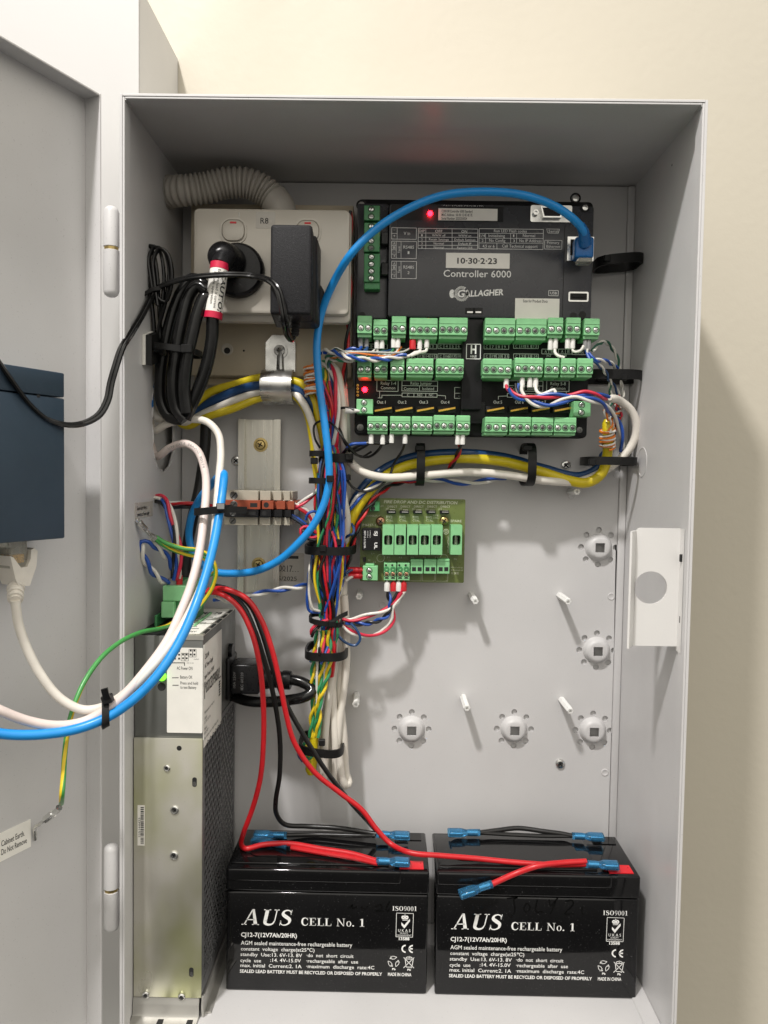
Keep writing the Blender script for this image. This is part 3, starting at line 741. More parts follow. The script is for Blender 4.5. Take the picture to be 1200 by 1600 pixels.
# green plug-in terminal on top
def gx(px, py, Y=-88): return at(px, py, Y)
a, b = gx(254,915), gx(296,940)
tb = part('plug_terminal', box(a.x, b.x, -88, -40, b.z, a.z, .6), GREEN, PS)
a2, b2 = gx(253,941), gx(271,968)
part('lower_tier', box(a2.x, a2.x+9.5, -90, -44, ZT+6, b.z-.2, .5), GREEN, tb); part('lower_tier', box(a2.x+9.7, b.x, -84, -44, ZT+1, b.z-.2, .5), GREEN2, tb)
part('socket_board', box(a2.x-4.2, a2.x-2.6, -92, -40, ZT-.4, b.z-10, .2), GREEN2, tb); part('socket_board', box(b.x+4, b.x+5.6, -92, -40, ZT-.4, b.z-16, .2), GREEN, tb)
for k in range(4): part('wire_entry', box(a.x+2.2, a.x+8, -84+k*11, -77+k*11, a.z-.2, a.z+.5), GREEN2, tb)
# mains inlet on the right side of the upper half
q = atx(362,1055,X1+2); part('mains_inlet', box(X1-1, X1+3.5, -47, -19, 206, 240, 2.5, 3), BLACK, PS)
part('inlet_ear', MB().add(lathe([(6,0),(6,3.4)], 20, (X1-.5,-33,243), (1,0,0))), BLACK, PS)
# ================================================================== controller
CT = thing('access_controller', (242, -8, 420), 'dark grey controller module lined with rows of green terminal plugs', 'controller')
YBF, YCF, YTF = -36.0, -49.0, -59.0   # the module stands on pillars
x0, x1, z0, z1 = rect(556, 313, 922, 682, YBF)
part('base', rplate(x0, x1, z0, z1, -23, YBF, 3.5, .8), CBASE, CT)
CX0, CX1, CZ0, CZ1 = rect(607, 320, 926, 497, YCF)
# left shoulder that carries the supply plugs
sx0, sx1, sz0, sz1 = rect(557, 318, 606, 498, -42)
part('side_shoulder', rplate(sx0, sx1, sz0, sz1, YBF, -42, 2, .7), CTRL, CT)
cover = part('cover', rplate(CX0, CX1, CZ0, CZ1, YBF+.2, YCF, 2.0, 1.0), CTRL, CT)
# bus cover in the middle, between the terminal rows
bx0, bx1, bz0, bz1 = rect(722, 498, 754, 640, -47)
bus = part('bus_cover', rplate(bx0, bx1, bz0, bz1, YBF+.2, -47, .8, .6), CBASE, CT)
c0, c1, d0, d1 = rect(692, 628, 790, 662, -41)
part('bus_foot', rplate(c0+14, c1-16, d0, d1, YBF+.2, -41, .8, .6), CBASE, CT)
# recessed bay at the top of the cover: dip switches, LED, serial sticker
def cp(px, py, Y=YCF): return at(px, py, Y)
a, b = cp(612,319), cp(660,344); part('dip_switch_bay', box(a.x, b.x, YCF-.25, YCF+.4, b.z, a.z), DARK, cover)
a, b = cp(683,322), cp(786,347); part('label_window', box(a.x, b.x, YCF-.22, YCF+.4, b.z, a.z), BLACKM, cover)
a, b = cp(685,325.5), cp(777,345.5)
sn = part('serial_sticker', box(a.x, b.x, YCF-.5, YCF-.15, b.z, a.z), STICK, CT)
K = scale_at(YCF)
P = Print(on_plane(YCF-.6)); h = (a.z-b.z)
for i, (s, w) in enumerate((('C300100 Controller 6000 Standard',.52),('MAC Address : 00 00 12 0E 4E 7E',.52),('Serial Number: 2020250024',.43))):
    P.text(s, a.x+2.5, a.z-3.2-i*h*.30, 1.9, (b.x-a.x)*w, .01)
P.build('printed_lettering', KINK, sn)
q = cp(672,334); lr = part('run_light', MB().add(lathe([(2.0,0),(2.0,1.0),(1.4,1.9),(0,2.2)], 14, (q.x, YCF, q.z), (0,-1,0))), LEDR, CT, label='glowing red run light')
# ---- printing on the cover
P = Print(on_plane(YCF-.12))
def zp(zx, zy): q = at(600+zx/4.2857, 340+zy/4.2857, YCF); return q.x, q.z
kz = 4.2857*K
def fr(ax, ay, bx_, by_, w=3): p, q = zp(ax, ay), zp(bx_, by_); P.frame(p[0], q[0], q[1], p[1], w/kz)
def ln(ax, ay, bx_, by_, w=2.6): P.line(zp(ax, ay), zp(bx_, by_), w/kz)
def tx(s, ax, ay, w, h, bold=.0, **k): P.text(s, *zp(ax, ay), h/kz, w/kz, bold, **k)
fr(52,68,216,146); ln(88,68,88,146); ln(52,106,88,106); tx('V in',132,116,42,20); tx('–',60,88,18,14); tx('+',62,130,14,16)
for k in (0, 134):
    fr(52,158+k,216,275+k); ln(82,158+k,82,275+k); ln(114,158+k,114,275+k)
    for j, c in enumerate('AB–+'): tx(c,62,182+28*j+k,14,17); 
    for j in range(1,4): ln(52,158+29*j+k,82,158+29*j+k)
    P.text('Term', *zp(108,238+k), 15/kz, 44/kz, 0, 0, math.pi/2); tx('RS485',130,208+k,70,20); tx('1' if k == 0 else '2',158,244+k,12,18)
fr(230,72,626,212); ln(280,72,280,212); ln(456,74,456,212)
for y in (104,132,160,186): ln(230,y,626,y)
tx('DIP',234,98,38,17); tx('OFF',342,100,48,18); tx('ON',518,102,38,18)
for i, (n, l, r) in enumerate((('1','WWW off','WWW on'),('2','Retain Settings','Default Settings'),('3','Normal','Default IP'),('8','Normal','Factory O/S'))):
    y = 126+27*i; w1 = {'WWW off':88,'Retain Settings':130,'Normal':66}[l]; w2 = {'WWW on':84,'Default Settings':138,'Default IP':86,'Factory O/S':100}[r]
    tx(n,250,y,8,14); tx(l,366-w1/2,y,w1,14); tx(r,540-w2/2,y+2,w2,14)
fr(638,74,1064,214); ln(638,106,1064,106); ln(638,138,1064,140); ln(638,170,1064,172); ln(680,106,680,170); ln(848,106,848,170); ln(888,106,888,172); ln(756,170,756,214)
tx('Run LED Flash codes',736,98,216,18); tx('1/4',640,130,36,17); tx('Initialising',700,130,108,18); tx('1',864,130,8,16); tx('Normal',930,130,80,18)
tx('2',654,162,12,16); tx('No Config',704,162,106,18); tx('3',864,164,12,16); tx('No IP Address',906,164,146,18); tx('4,5 or 6',660,200,78,18); tx('Call Technical support',790,200,234,19)
for a, b in (((1088,76),(1176,78)),((1176,78),(1166,106)),((1166,106),(1098,104)),((1098,104),(1088,76))): ln(*a, *b)
tx('Serial',1102,100,62,17); fr(1076,152,1190,212); tx('Primary',1092,176,80,17); tx('Ethernet',1088,202,92,17)
fr(1103,488,1166,524); tx('USB',1114,514,42,17)
tx('Controller 6000',398,396,446,44,.006)
# maker's mark: notched disc with a shell, and the word on a gentle slope
cx, cz = zp(520,510)
P.ring(cx, cz, 46/kz, 48/kz, 17/kz, 17/kz, 60, 395, 26); 
for j in range(22):
    a = math.radians(60+j*15); P.line((cx+50/kz*math.cos(a), cz+50/kz*math.sin(a)), (cx+31/kz*math.cos(a), cz+31/kz*math.sin(a)), 4.5/kz)
P.ring(*zp(456,510), 18/kz, 28/kz, 16/kz, 26/kz); P.ring(*zp(478,512), 12/kz, 24/kz, 6/kz, 6/kz, 90, 270, 12)
P.text('G', *zp(488,532), 46/kz, 48/kz, .03, .15); P.text('ALLAGHER', *zp(540,530), 37/kz, 256/kz, .03, .15, .06)
P.text('GALLAGHER GROUP LTD', *at(692,323.6,YCF).xz, 1.5, 31)
P.build('printed_lettering', INK, cover)
# dymo strip and document sticker
a, b = cp(697,395), cp(796,420)
dy = part('label_strip', box(a.x, b.x, YCF-.35, YCF-.05, b.z, a.z), STICK, CT)
P = Print(on_plane(YCF-.45)); P.text('10·30·2·23', *zp(490,308), 36/kz, 262/kz, .022); P.build('printed_lettering', KINK, dy)
a, b = cp(805,466), cp(873,512)
ds = part('document_sticker', box(a.x, b.x, YCF-.35, YCF-.05, b.z, a.z), STICK, CT)
P = Print(on_plane(YCF-.45)); P.text('Scan for Product Docs', *zp(930,568), 18/kz, 162/kz, .01); P.build('printed_lettering', KINK, ds)
# ports column
part('port_seam', box(*(lambda p, q: (p.x, p.x+.5, YCF-.06, YCF+.2, q.z, p.z))(cp(882,352), cp(882,495))), DARK, cover)
a, b = cp(886,371), cp(926,409)
jk = part('network_jack', MB().add(prism([[(a.x,b.z),(b.x,b.z),(b.x,a.z),(a.x,a.z)], [(a.x+2.2,b.z+4),(b.x-2.2,b.z+4),(b.x-2.2,a.z-2),(a.x+2.2,a.z-2)]], XZ, YCF-2.2, YCF+6)), STEEL, CT)
part('jack_cavity', box(a.x+2, b.x-2, YCF-.2, YCF+5, b.z+3.8, a.z-1.8), DARK, jk); part('jack_contacts', box(a.x+5, b.x-5, YCF-1.6, YCF-.4, b.z+4.2, b.z+6.5), GOLD, jk)
a, b = cp(888,456), cp(919,472)
us = part('usb_socket', MB().add(prism([rrect(a.x,b.x,b.z,a.z,1.2), rrect(a.x+1.2,b.x-1.2,b.z+1.2,a.z-1.2,.6)], XZ, YCF-.9, YCF+4)), STEEL, CT)
part('usb_cavity', box(a.x+1, b.x-1, YCF-.1, YCF+3, b.z+1, a.z-1), DARK, us); part('usb_tongue', box(a.x+3, b.x-3, YCF-.8, YCF+2, b.z+3.4, a.z-2.6), BLACKM, us)
a, b = cp(829,321), cp(893,348)
d9 = part('serial_socket', MB().add(prism([rrect(a.x,b.x,b.z,a.z,1.5)], XZ, YCF-1.0, YCF+1)), ZINC, CT)
m_ = (a.z+b.z)/2
part('socket_shell', MB().add(prism([[(a.x+7,a.z-2.2),(b.x-7,a.z-2.2),(b.x-9,b.z+2.2),(a.x+9,b.z+2.2)]], XZ, YCF-5, YCF-1)), STEEL, d9)
part('socket_face', MB().add(prism([[(a.x+8.2,a.z-3.2),(b.x-8.2,a.z-3.2),(b.x-10,b.z+3.2),(a.x+10,b.z+3.2)]], XZ, YCF-5.2, YCF-4)), BLACKM, d9)
for sx in (a.x+3.6, b.x-3.6): part('jack_screw', MB().add(lathe([(2.2,0),(2.2,3.2),(1.2,3.2),(1.1,2),(0,2)], 6, (sx, YCF-1, m_), (0,-1,0), cap=False)), STEEL, d9)
# heat pins and clip openings at the foot of the cover
for px in (735, 748):
    a, b = cp(px-8,481), cp(px+6,491); cl = part('clip_opening', box(a.x, b.x, YCF-.2, YCF+.5, b.z, a.z), DARK, cover)
    part('clip', box(a.x+1.5, b.x-1.2, YCF-.8, YCF-.1, b.z+.8, b.z+2.0), STEEL, cl)
for px, py, Y, r in ((565,321,YBF,3.2),(914,325,YCF,2.6),(563,668,YBF,3.4),(905,672,YBF,3.0),(899,310,-28,3.2)):
    q = at(px, py, Y); s = part('mounting_screw', MB().add(lathe([(r*1.35,.0),(r*1.35,.5),(r,.5),(r*.9,.2)], 18, (q.x, Y, q.z), (0,-1,0), cap=False)), BLACKM, CT)
    part('screw_head', MB().add(lathe([(r*.85,.1),(r*.8,1.2),(r*.3,1.4),(r*.25,.7),(0,.7)], 14, (q.x, Y, q.z), (0,-1,0), cap=False)), DKSTEEL if py > 600 else STEEL, s)
for px, py in ((910,492),(896,494),(565,490)):
    q = cp(px, py); part('pilot_hole', MB().add(lathe([(2.8,.12),(0,.15)], 18, (q.x, YCF if px > 600 else -42, q.z), (0,-1,0), cap=False)), DARK, CT)
q = at(570,609,YBF); part('relay_light', MB().add(lathe([(2.1,0),(2.1,1.2),(1.4,2.2),(0,2.5)], 14, (q.x, YBF, q.z), (0,-1,0))), LEDR, CT, label='glowing red relay light')
for k in range(4):
    q = at(559,602+k*5.2,YBF); part('gold_pad', MB().add(lathe([(1.0,.1),(.9,.5),(.5,.5),(.4,.1)], 10, (q.x, YBF, q.z), (0,-1,0), cap=False)), GOLD, CT)
# ---- printing on the black lower board
P = Print(on_plane(YBF-.12)); kb = 2.857*scale_at(YBF)
def zq(zx, zy): q = at(540+zx/2.857, 480+zy/2.857, YBF); return q.x, q.z
def fq(ax, ay, bx_, by_, w=2.4): p, q = zq(ax, ay), zq(bx_, by_); P.frame(p[0], q[0], q[1], p[1], w/kb)
def lq(ax, ay, bx_, by_, w=2.2): P.line(zq(ax, ay), zq(bx_, by_), w/kb)
def tq(s, ax, ay, w, h, b=0): P.text(s, *zq(ax, ay), h/kb, w/kb, b)
fq(140,326,234,376); tq('Relay 1-4',157,346,68,14); tq('Common',157,366,64,13)
fq(252,328,410,376); lq(252,350,410,352); lq(330,350,330,376); tq('Relay Jumper',290,346,94,14); tq('Common',260,370,62,13); tq('Isolated',342,370,52,13)
fq(252,383,408,402); lq(305,383,305,402); lq(358,383,358,402); tq('C',274,398,10,12); tq('NO',320,398,22,12); tq('NC',372,398,20,12)
lq(152,376,152,405); lq(144,405,162,405); lq(162,393,252,393); lq(162,393,162,405); lq(408,393,446,396); lq(446,396,446,410)
for i, (ax, n) in enumerate(((140,'Out 1'),(233,'Out 2'),(329,'Out 3'),(425,'Out 4'),(660,'Out 5'),(756,'Out 6'),(856,'Out 7'),(956,'Out 8'))): tq(n, ax, 430, 38, 13, .01)
fq(487,358,566,408); lq(487,384,566,384); lq(526,384,526,430); tq('V in',512,377,26,13); tq('–',502,400,10,8); tq('+',540,400,9,10)
fq(728,328,880,376); lq(728,350,880,352); tq('Relay Jumper',766,346,94,14); tq('Common',736,370,62,13); tq('Isolated',812,370,52,13); fq(722,385,878,404); tq('C',740,400,10,12); tq('NO',790,400,22,12); tq('NC',844,400,20,12)
fq(898,328,997,376); tq('Relay 5-8',914,348,68,14); tq('Common',914,368,66,13); lq(985,376,985,392); lq(880,394,985,392); lq(682,398,722,396); lq(682,398,682,412)
for ax, ay, cells in ((412,164,('C','4','5','6')),(412,208,('C','16','17','18')),(618,166,('C','7','8','9')),(618,208,('C','19','20','21')),(750,163,('C','10','11','12')),(750,208,('C','22','23','24')),(296,208,('C','13','14','15')),(76,164,('A','B','C','1')),(296,164,('C','1','2','3'))):
    fq(ax, ay, ax+110, ay+22)
    for j, c in enumerate(cells):
        tq(c, ax+8+27*j, ay+17, 8*len(c), 12)
        if j: lq(ax+27*j, ay, ax+27*j, ay+22)
for ax, ay in ((204,185),(876,187),(950,187)):
    fq(ax, ay, ax+62, ay+22); tq('A', ax+12, ay+17, 10, 12); tq('B', ax+40, ay+17, 10, 12); lq(ax+31, ay, ax+31, ay+22)
tq('H7',898,222,20,12); tq('H8',966,222,20,12); fq(1010,190,1072,212); tq('V out',1018,206,44,12)
P.build('printed_lettering', INK, CT)
P = Print(on_plane(-47.15)); 
def zh(zx, zy): q = at(540+zx/2.857, 480+zy/2.857, -47); return q.x, q.z
kh = 2.857*scale_at(-47); p, q = zh(540,165), zh(601,231); P.frame(p[0], q[0], q[1], p[1], 3/kh); P.text('H', *zh(558,207), 36/kh, 25/kh, .03); P.text('HBUS', *zh(557,224), 9/kh, 27/kh, .01)
P.build('printed_lettering', INK, bus)

# ---- green plug-in terminals
def tscrew(mt):
    mb = MB().add(lathe([(1.95,-.35),(1.75,-.1),(1.5,.05),(0,.05)], 14, (0,0,0), (0,-1,0), cap=False)); return mesh_of('screw', mb, mt, Vector((0,0,0)))
TS = [tscrew(STEEL), tscrew(ZINC), tscrew(DKSTEEL)]
RIM = mesh_of('screw_well', MB().add(lathe([(2.55,.12),(2.1,.14),(1.9,-.5),(0,-.45)], 16, (0,0,0), (0,-1,0), cap=False)), DARK, Vector((0,0,0)))
SLOT = mesh_of('slot', MB().add(box(-1.5,1.5,-.16,.1,-.24,.24)), DARK, Vector((0,0,0)))
rt = random.Random(11)
def plug(parent, px0, py0, px1, py1, n, Y=YTF, Yb=YBF, vertical=False, m=GREEN, row=.52, lip=True):
    x0, x1, z0, z1 = rect(px0, py0, px1, py1, Y)
    h = z1-z0; mb = MB()
    if vertical:
        mb.add(box(x0, x1, Y, Yb, z0, z1, .4))
    else:
        # front face above, set-back wire-entry lip below
        mb.add(box(x0, x1, Y, Yb, z0+h*.16, z1, .45)); mb.add(box(x0+.25, x1-.25, Y+2.2, Yb+.1, z0, z0+h*.16-.05, .3))
        mb.add(box(x0+.3, x1-.3, Y-.35, Y+.2, z0+h*.70, z1-.8, .15))
    o = part('terminal_plug', mb, m, parent)
    for k in range(n):
        if vertical: cx, cz = (x0+x1)/2-(x1-x0)*.04, z1-(k+.5)*h/n
        else: cx, cz = x0+(k+.5)*(x1-x0)/n, z0+h*(row-.10)
        inst('screw_well', RIM, (cx, Y-.02, cz), o)
        s = inst('screw', rt.choice(TS), (cx, Y-.10, cz), o)
        e = inst('slot', SLOT, (cx, Y-.16, cz), o, rot=(0, rt.uniform(-1.5,1.5), 0))
    if not vertical:
        for k in range(1, n): pass
    return o
def z3(zx, zy): return 540+zx/2.857, 480+zy/2.857
R1 = [(52,38,117,132,2),(124,54,188,142,2),(206,40,270,135,2),(286,48,411,140,4),(418,46,545,140,4),(622,48,758,145,4),(762,50,898,145,4),(903,46,972,135,2),(985,46,1050,135,2),(1065,50,1135,140,2)]
R2 = [(52,230,115,312,2),(126,230,187,312,2),(200,230,262,312,2),(272,228,392,312,4),(404,230,528,312,4),(612,230,742,315,4),(755,226,882,310,4),(890,228,955,312,2),(962,228,1028,312,2),(1035,228,1105,312,2)]
R4 = [(97,487,188,565,3),(198,487,290,565,3),(296,487,388,565,3),(393,482,487,565,3),(494,483,556,568,2),(622,490,724,570,3),(733,490,828,570,3),(832,492,928,570,3),(932,492,1030,572,3)]
for a, b, c, d, n in R1+R2+R4: plug(CT, *z3(a, b), *z3(c, d), n)
plug(CT, *z3(48,410), *z3(122,475), 2, Y=-52, vertical=True); plug(CT, *z3(1018,420), *z3(1095,487), 2, Y=-52, vertical=True)
for (a, b, c, d, n) in ((82,88,153,155,2),(82,165,153,295,4),(82,303,153,430,4)):
    plug(CT, 540+a/2.857, 290+b/2.857, 540+c/2.857, 290+d/2.857, n, Y=-54, Yb=-42, vertical=True, m=GREEN2)
a = rect(568.7,441,593.5,452,-52); part('plug_flange', box(a[0], a[1], -52, -42, a[2], a[3], .5), GREEN2, CT)
for py in (373, 421):
    q = at(602,py,-46); part('side_latch', box(q.x-3.4, q.x+2.6, -48, -42, q.z-5, q.z+5, .8), BLACK, CT)
# jumper links
for ax in (130,222,317,412,627,731,828,925):
    p, q = Vector((*zq(ax,466),0)), Vector((*zq(ax+76,452),0)); d = math.atan2(q.y-p.y, q.x-p.x); L = (q-p).length
    o = part('link_socket', MB().add(box(-L/2-.6,L/2+.6,-40,YBF,-2.6,2.6,.3), Matrix.Translation((((p+q)/2).x,0,((p+q)/2).y))), BLACKM, CT)
    part('jumper_link', MB().add(box(-L/2,L/2,-42.5,-39,-.8,.8,.2), Matrix.Translation((((p+q)/2).x,0,((p+q)/2).y)) @ Matrix.Rotation(-d, 4, 'Y')), GOLD, o)

for px, py in ((575,330),(905,330),(575,660),(900,665)):
    q = at(px, py, -12); part('pillar', MB().add(cyl((q.x,-.1,q.z),(q.x,-23,q.z),3.2,6)), NYLON, CT)
# ================================================================== fire drop board
FB = thing('distribution_board', (195, -24, 300), 'small olive green circuit board with green fuse holders below the controller', 'circuit board')
YP = -24.0
x0, x1, z0, z1 = rect(563, 779, 726, 909.5, YP)
part('board', MB().add(prism([rrect(x0, x1, z0, z1, 1.2)], XZ, YP+1.6, YP)), PCB, FB)
def zf(zx, zy, Y=YP): return (540+zx/5.4545, 760+zy/5.4545)
kf = 5.4545*scale_at(YP)
def f2(zx, zy): q = at(*zf(zx, zy), YP); return q.x, q.z
P = Print(on_plane(YP-.1))
P.text('FIRE DROP AND DC DISTRIBUTION', *f2(326,142), 24/kf, 624/kf, .022, .18)
for j, ax in enumerate((358,470,583,697,810)):
    P.text('DIRECT', *f2(ax,180), 17/kf, 82/kf, .006); P.text('J%d' % (9+j), *f2(ax-18,200), 16/kf, 26/kf); P.rect(f2(ax+22,0)[0], f2(ax+66,0)[0], f2(0,196)[1], f2(0,188)[1])
    if j < 4: P.text('FIRE', *f2(ax-10,274), 17/kf, 52/kf, .006); P.text('CTRL', *f2(ax-12,298), 17/kf, 60/kf, .006); P.rect(f2(ax-8,0)[0], f2(ax+40,0)[0], f2(0,250)[1], f2(0,243)[1])
P.text('FIRE', *f2(748,254), 14/kf, 44/kf); P.text('CTRL', *f2(748,276), 14/kf, 44/kf)
P.text('SPARE', *f2(894,304), 20/kf, 94/kf, .01); P.text('2A0000LF-1', *f2(138,256), 15/kf, 150/kf); P.text('2M6317-1', *f2(134,338), 20/kf, 120/kf, .008)
for s, a, b in (('F1',354,612),('F2',456,612),('F3',556,612),('F4',660,612),('F5',764,612),('F6',924,626),('J4',364,640),('J2',188,634),('J3',232,650),('J1',296,172),('K1',218,578)): P.text(s, *f2(a, b), 13/kf, 24/kf)
for a, b in ((299,611),(838,611)): P.ring(*f2(a, b), 34/kf, 34/kf, 4/kf, 4/kf)
for ax in (553,668,782): P.frame(f2(ax,0)[0], f2(ax+104,0)[0], f2(0,794)[1], f2(0,622)[1], 3/kf); P.text('–', *f2(ax+20,810), 10/kf, 16/kf); P.text('+', *f2(ax+72,810), 12/kf, 14/kf)
P.text('GALLAGHER', *f2(870,420), 22/kf, 150/kf, .012, 0, -math.pi/2); P.ring(*f2(856,386), 24/kf, 24/kf, 6/kf, 6/kf); P.ring(*f2(856,386), 12/kf, 12/kf, 5/kf, 5/kf)
P.line(f2(888,340), f2(888,580), 3/kf); P.text('Warning', *f2(892,694), 10/kf, 106/kf); P.text('Hazard', *f2(900,718), 12/kf, 96/kf); P.text('13E', *f2(904,748), 18/kf, 62/kf, .01)
P.build('silkscreen_print', SILK, FB)
def fbx(a, b, c, d, Y): return rect(*zf(a, b), *zf(c, d), Y)
r_ = fbx(142,358,300,548,-37); rl = part('relay', box(r_[0], r_[1], -37, YP, r_[2], r_[3], .5), BLACK, FB)
P = Print(on_plane(-37.12)); km = 5.4545*scale_at(-37)
def f37(a, b): q = at(*zf(a, b), -37); return q.x, q.z
P.text('SDT-S-112LMR', *f37(158,378), 14/km, 150/km, .01, 0, -math.pi/2); P.text('10A 250VAC', *f37(186,378), 7/km, 60/km, 0, 0, -math.pi/2); P.text('12VDC', *f37(206,378), 7/km, 60/km, 0, 0, -math.pi/2); P.text('SJ', *f37(248,380), 24/km, 40/km, .02, 0, -math.pi/2); P.text('UL', *f37(246,478), 24/km, 56/km, .03, 0, -math.pi/2)
P.build('printed_lettering', INK, rl)
for a in (314,416,523,627,729,896):
    r_ = fbx(a,332,a+96,582,-40); o = fbx(a+14,416,a+84,502,-40)
    fh = part('fuse_holder', MB().add(prism([[(r_[0],r_[2]),(r_[1],r_[2]),(r_[1],r_[3]),(r_[0],r_[3])], rrect(o[0],o[1],o[2],o[3],1.4,2)], XZ, -40, YP)), GREEN, FB)
    part('fuse_well', box(o[0]-.5, o[1]+.5, -31, -30, o[2]-.5, o[3]+.5), DARK, fh)
    part('fuse', MB().add(cyl(((o[0]+o[1])/2, -33.5, o[2]), ((o[0]+o[1])/2, -33.5, o[3]), 1.6, 10)), CLEAR, fh)
    part('fuse_cap', box((o[0]+o[1])/2-.25, (o[0]+o[1])/2+.25, -34.6, -33.8, o[2]+.3, o[3]-.3), STEEL, fh)
r_ = fbx(146,680,274,802,-36); j3 = part('terminal_plug', MB().add(box(r_[0], r_[1], -36, YP, r_[2], r_[3], .4)).add(box(r_[0]+2, r_[1]-3, -32, YP, r_[3], r_[3]+1.6, .3)), GREEN, FB)
for b in (718, 770): q = at(*zf(202, b), -36); inst('screw_well', RIM, (q.x,-36.02,q.z), j3); inst('screw', TS[0], (q.x,-36.1,q.z), j3); inst('slot', SLOT, (q.x,-36.2,q.z), j3, rot=(0,.6,0))
TC = tscrew(COPPER)
for a in (326,440):
    r_ = fbx(a,652,a+106,802,-36); o = part('push_terminal', box(r_[0], r_[1], -36, YP, r_[2], r_[3], .4), GREEN, FB)
    for b in (a+24, a+78):
        q = at(*zf(b,750),-36); inst('screw_well', RIM, (q.x,-36.02,q.z), o); inst('screw', TC, (q.x,-36.1,q.z), o); inst('slot', SLOT, (q.x,-36.2,q.z), o, rot=(0,.8,0))
        q = at(*zf(b,705),-36); part('test_point', MB().add(lathe([(2.3,.1),(2.1,.5),(1.0,.5),(.8,.1)], 12, (q.x,-36,q.z), (0,-1,0), cap=False)), GREEN2, o)
        q = at(*zf(b,782),-36); part('pry_slot', box(q.x-1.6,q.x+1.6,-36.15,-35.8,q.z-.4,q.z+.4), DARK, o)
        q = at(*zf(b-6,672),-36); part('polarity_dot', MB().add(lathe([(.9,.1),(0,.12)], 8, (q.x,-36,q.z), (0,-1,0), cap=False)), DARK, o)
for a in (553,668,780):
    r_ = fbx(a,620,a+106,745,-34); o = part('header_socket', box(r_[0], r_[1], -34, YP, r_[2], r_[3], .3), GREEN, FB)
    part('socket_ridge', box(r_[0]+.2, r_[1]-.2, -34.5, -33.8, r_[3]-1.6, r_[3]-.3, .2), GREEN, o)
    for b in (a+30, a+78): q = rect(*zf(b-17,688), *zf(b+17,722), -34); part('socket_opening', box(q[0],q[1],-34.15,-33.7,q[2],q[3]), DARK, o)
r_ = fbx(205,128,290,212,-32); o = part('corner_terminal', box(r_[0], r_[1], -32, YP, r_[2], r_[3], .4), GREEN2, FB)
for b in (148,188): q = at(*zf(232,b),-32); part('wire_well', MB().add(lathe([(1.9,.1),(1.6,.3),(1.3,.05),(0,.05)], 12, (q.x,-32,q.z), (0,-1,0), cap=False)), DARK, o)
for ax in (350,462,576,690,804):
    r_ = fbx(ax,206,ax+78,234,-29); o = part('jumper_header', box(r_[0], r_[1], -28, YP, r_[2], r_[3], .3), BLACK, FB); part('jumper_cap', box(r_[0]+4 if ax != 350 else r_[0]+1, r_[1]-1.2, -31, -28, r_[2]+.5, r_[3]-.5, .3), BLACK, o); part('pin', box((r_[0]+r_[1])/2-2, (r_[0]+r_[1])/2+3, -31.3, -31.05, r_[2]+1.2, r_[2]+1.9), STEEL, o)
r_ = fbx(150,604,172,644,-29); part('link_header', box(r_[0], r_[1], -30, YP, r_[2], r_[3], .3), BLACK, FB)
for a, b, m_ in ((298,296,COPPER),(839,294,BRASS)):
    q = at(*zf(a, b), YP); s = part('screw', MB().add(lathe([(3.9,0),(3.9,.6),(3.4,1.7),(2.4,2.3),(0,2.5)], 20, (q.x, YP, q.z), (0,-1,0))), m_, FB)
    for t_ in (35,125): part('cross_slot', MB().add(box(-2.2,2.2,-.5,.2,-.45,.45), Matrix.Translation((q.x, YP-2.35, q.z)) @ Matrix.Rotation(math.radians(t_), 4, 'Y')), DARK, s)

# ================================================================== mains outlet, block and conduit
bd = rect(300, 323, 551, 588, -22)
MBK = thing('mounting_block', (80, 0, bd[2]), 'beige mounting block behind the double power outlet', 'mounting block')
part('block', box(13, bd[1], -22, -.3, bd[2], bd[3]+2, 1.2, 2), BOARD, MBK); part('base_step', box(13, bd[1]+1, -9, -.3, bd[2]-6, bd[2]-.1, .8), BOARD, MBK)
q = at(355,546,-22); part('screw_hole', MB().add(lathe([(5.0,.05),(4.2,.6),(3.0,.3),(0,.1)], 18, (q.x,-22,q.z), (0,-1,0), cap=False)), CREAM, MBK); part('hole', MB().add(lathe([(2.6,.45),(0,.5)], 12, (q.x,-22,q.z-1), (0,-1,0), cap=False)), DARK, MBK)
q = at(381,548,-22); part('pilot_hole', MB().add(lathe([(.9,.1),(0,.12)], 8, (q.x,-22,q.z), (0,-1,0), cap=False)), DARK, MBK)
OX0, OX1, OZ0, OZ1 = rect(302, 326, 546, 490, -64)
OT = thing('power_outlet', ((OX0+OX1)/2, -22, OZ0), 'glossy cream double power outlet with rocker switches', 'power outlet')
part('back_box', box(OX0+2, OX1-2, -56, -22.2, OZ0+1, OZ1-1.5, 2, 2), CREAM, OT)
part('rim', rplate(OX0-.6, OX1+.8, OZ0-5.0, OZ1+.4, -50, -57, 4, 1.2), CREAM, OT)
plate = part('face_plate', rplate(OX0, OX1, OZ0, OZ1, -57, -64, 4, 1.8), CREAM, OT)
def switch(px, py):
    q = at(px, py, -64); x, z = q.x, q.z
    s = part('rocker_switch', MB().add(prism([rrect(x-10,x+10,z-9.5,z+9.5,7.5), rrect(x-8.8,x+8.8,z-8.3,z+8.3,6.5)], XZ, -63.9, -65.0)), CREAM, OT)
    v, f = rplate(x-8.2, x+8.2, z-7.8, z+7.8, -63.5, -66.2, 6, .9)
    part('rocker', MB().add(([(a, b + (c-z)*.07 if b < -64.5 else b, c) for a, b, c in v], f)), CREAM, s)
    part('on_mark', box(x-2.4, x+2.4, -66.2, -65.4, z+5.0, z+6.4, .2), REDP, s)
switch(365, 361); switch(481, 362)
a, b = at(400,331,-64), at(430,357,-64); st = part('sticker', box(a.x, b.x, -64.25, -64.0, b.z, a.z), CLEARST, OT)
P = Print(on_plane(-64.35)); q = at(407,349.5,-64); P.text('R8', q.x, q.z, 4.2, 6.0, .004); P.build('printed_lettering', KINK, st)
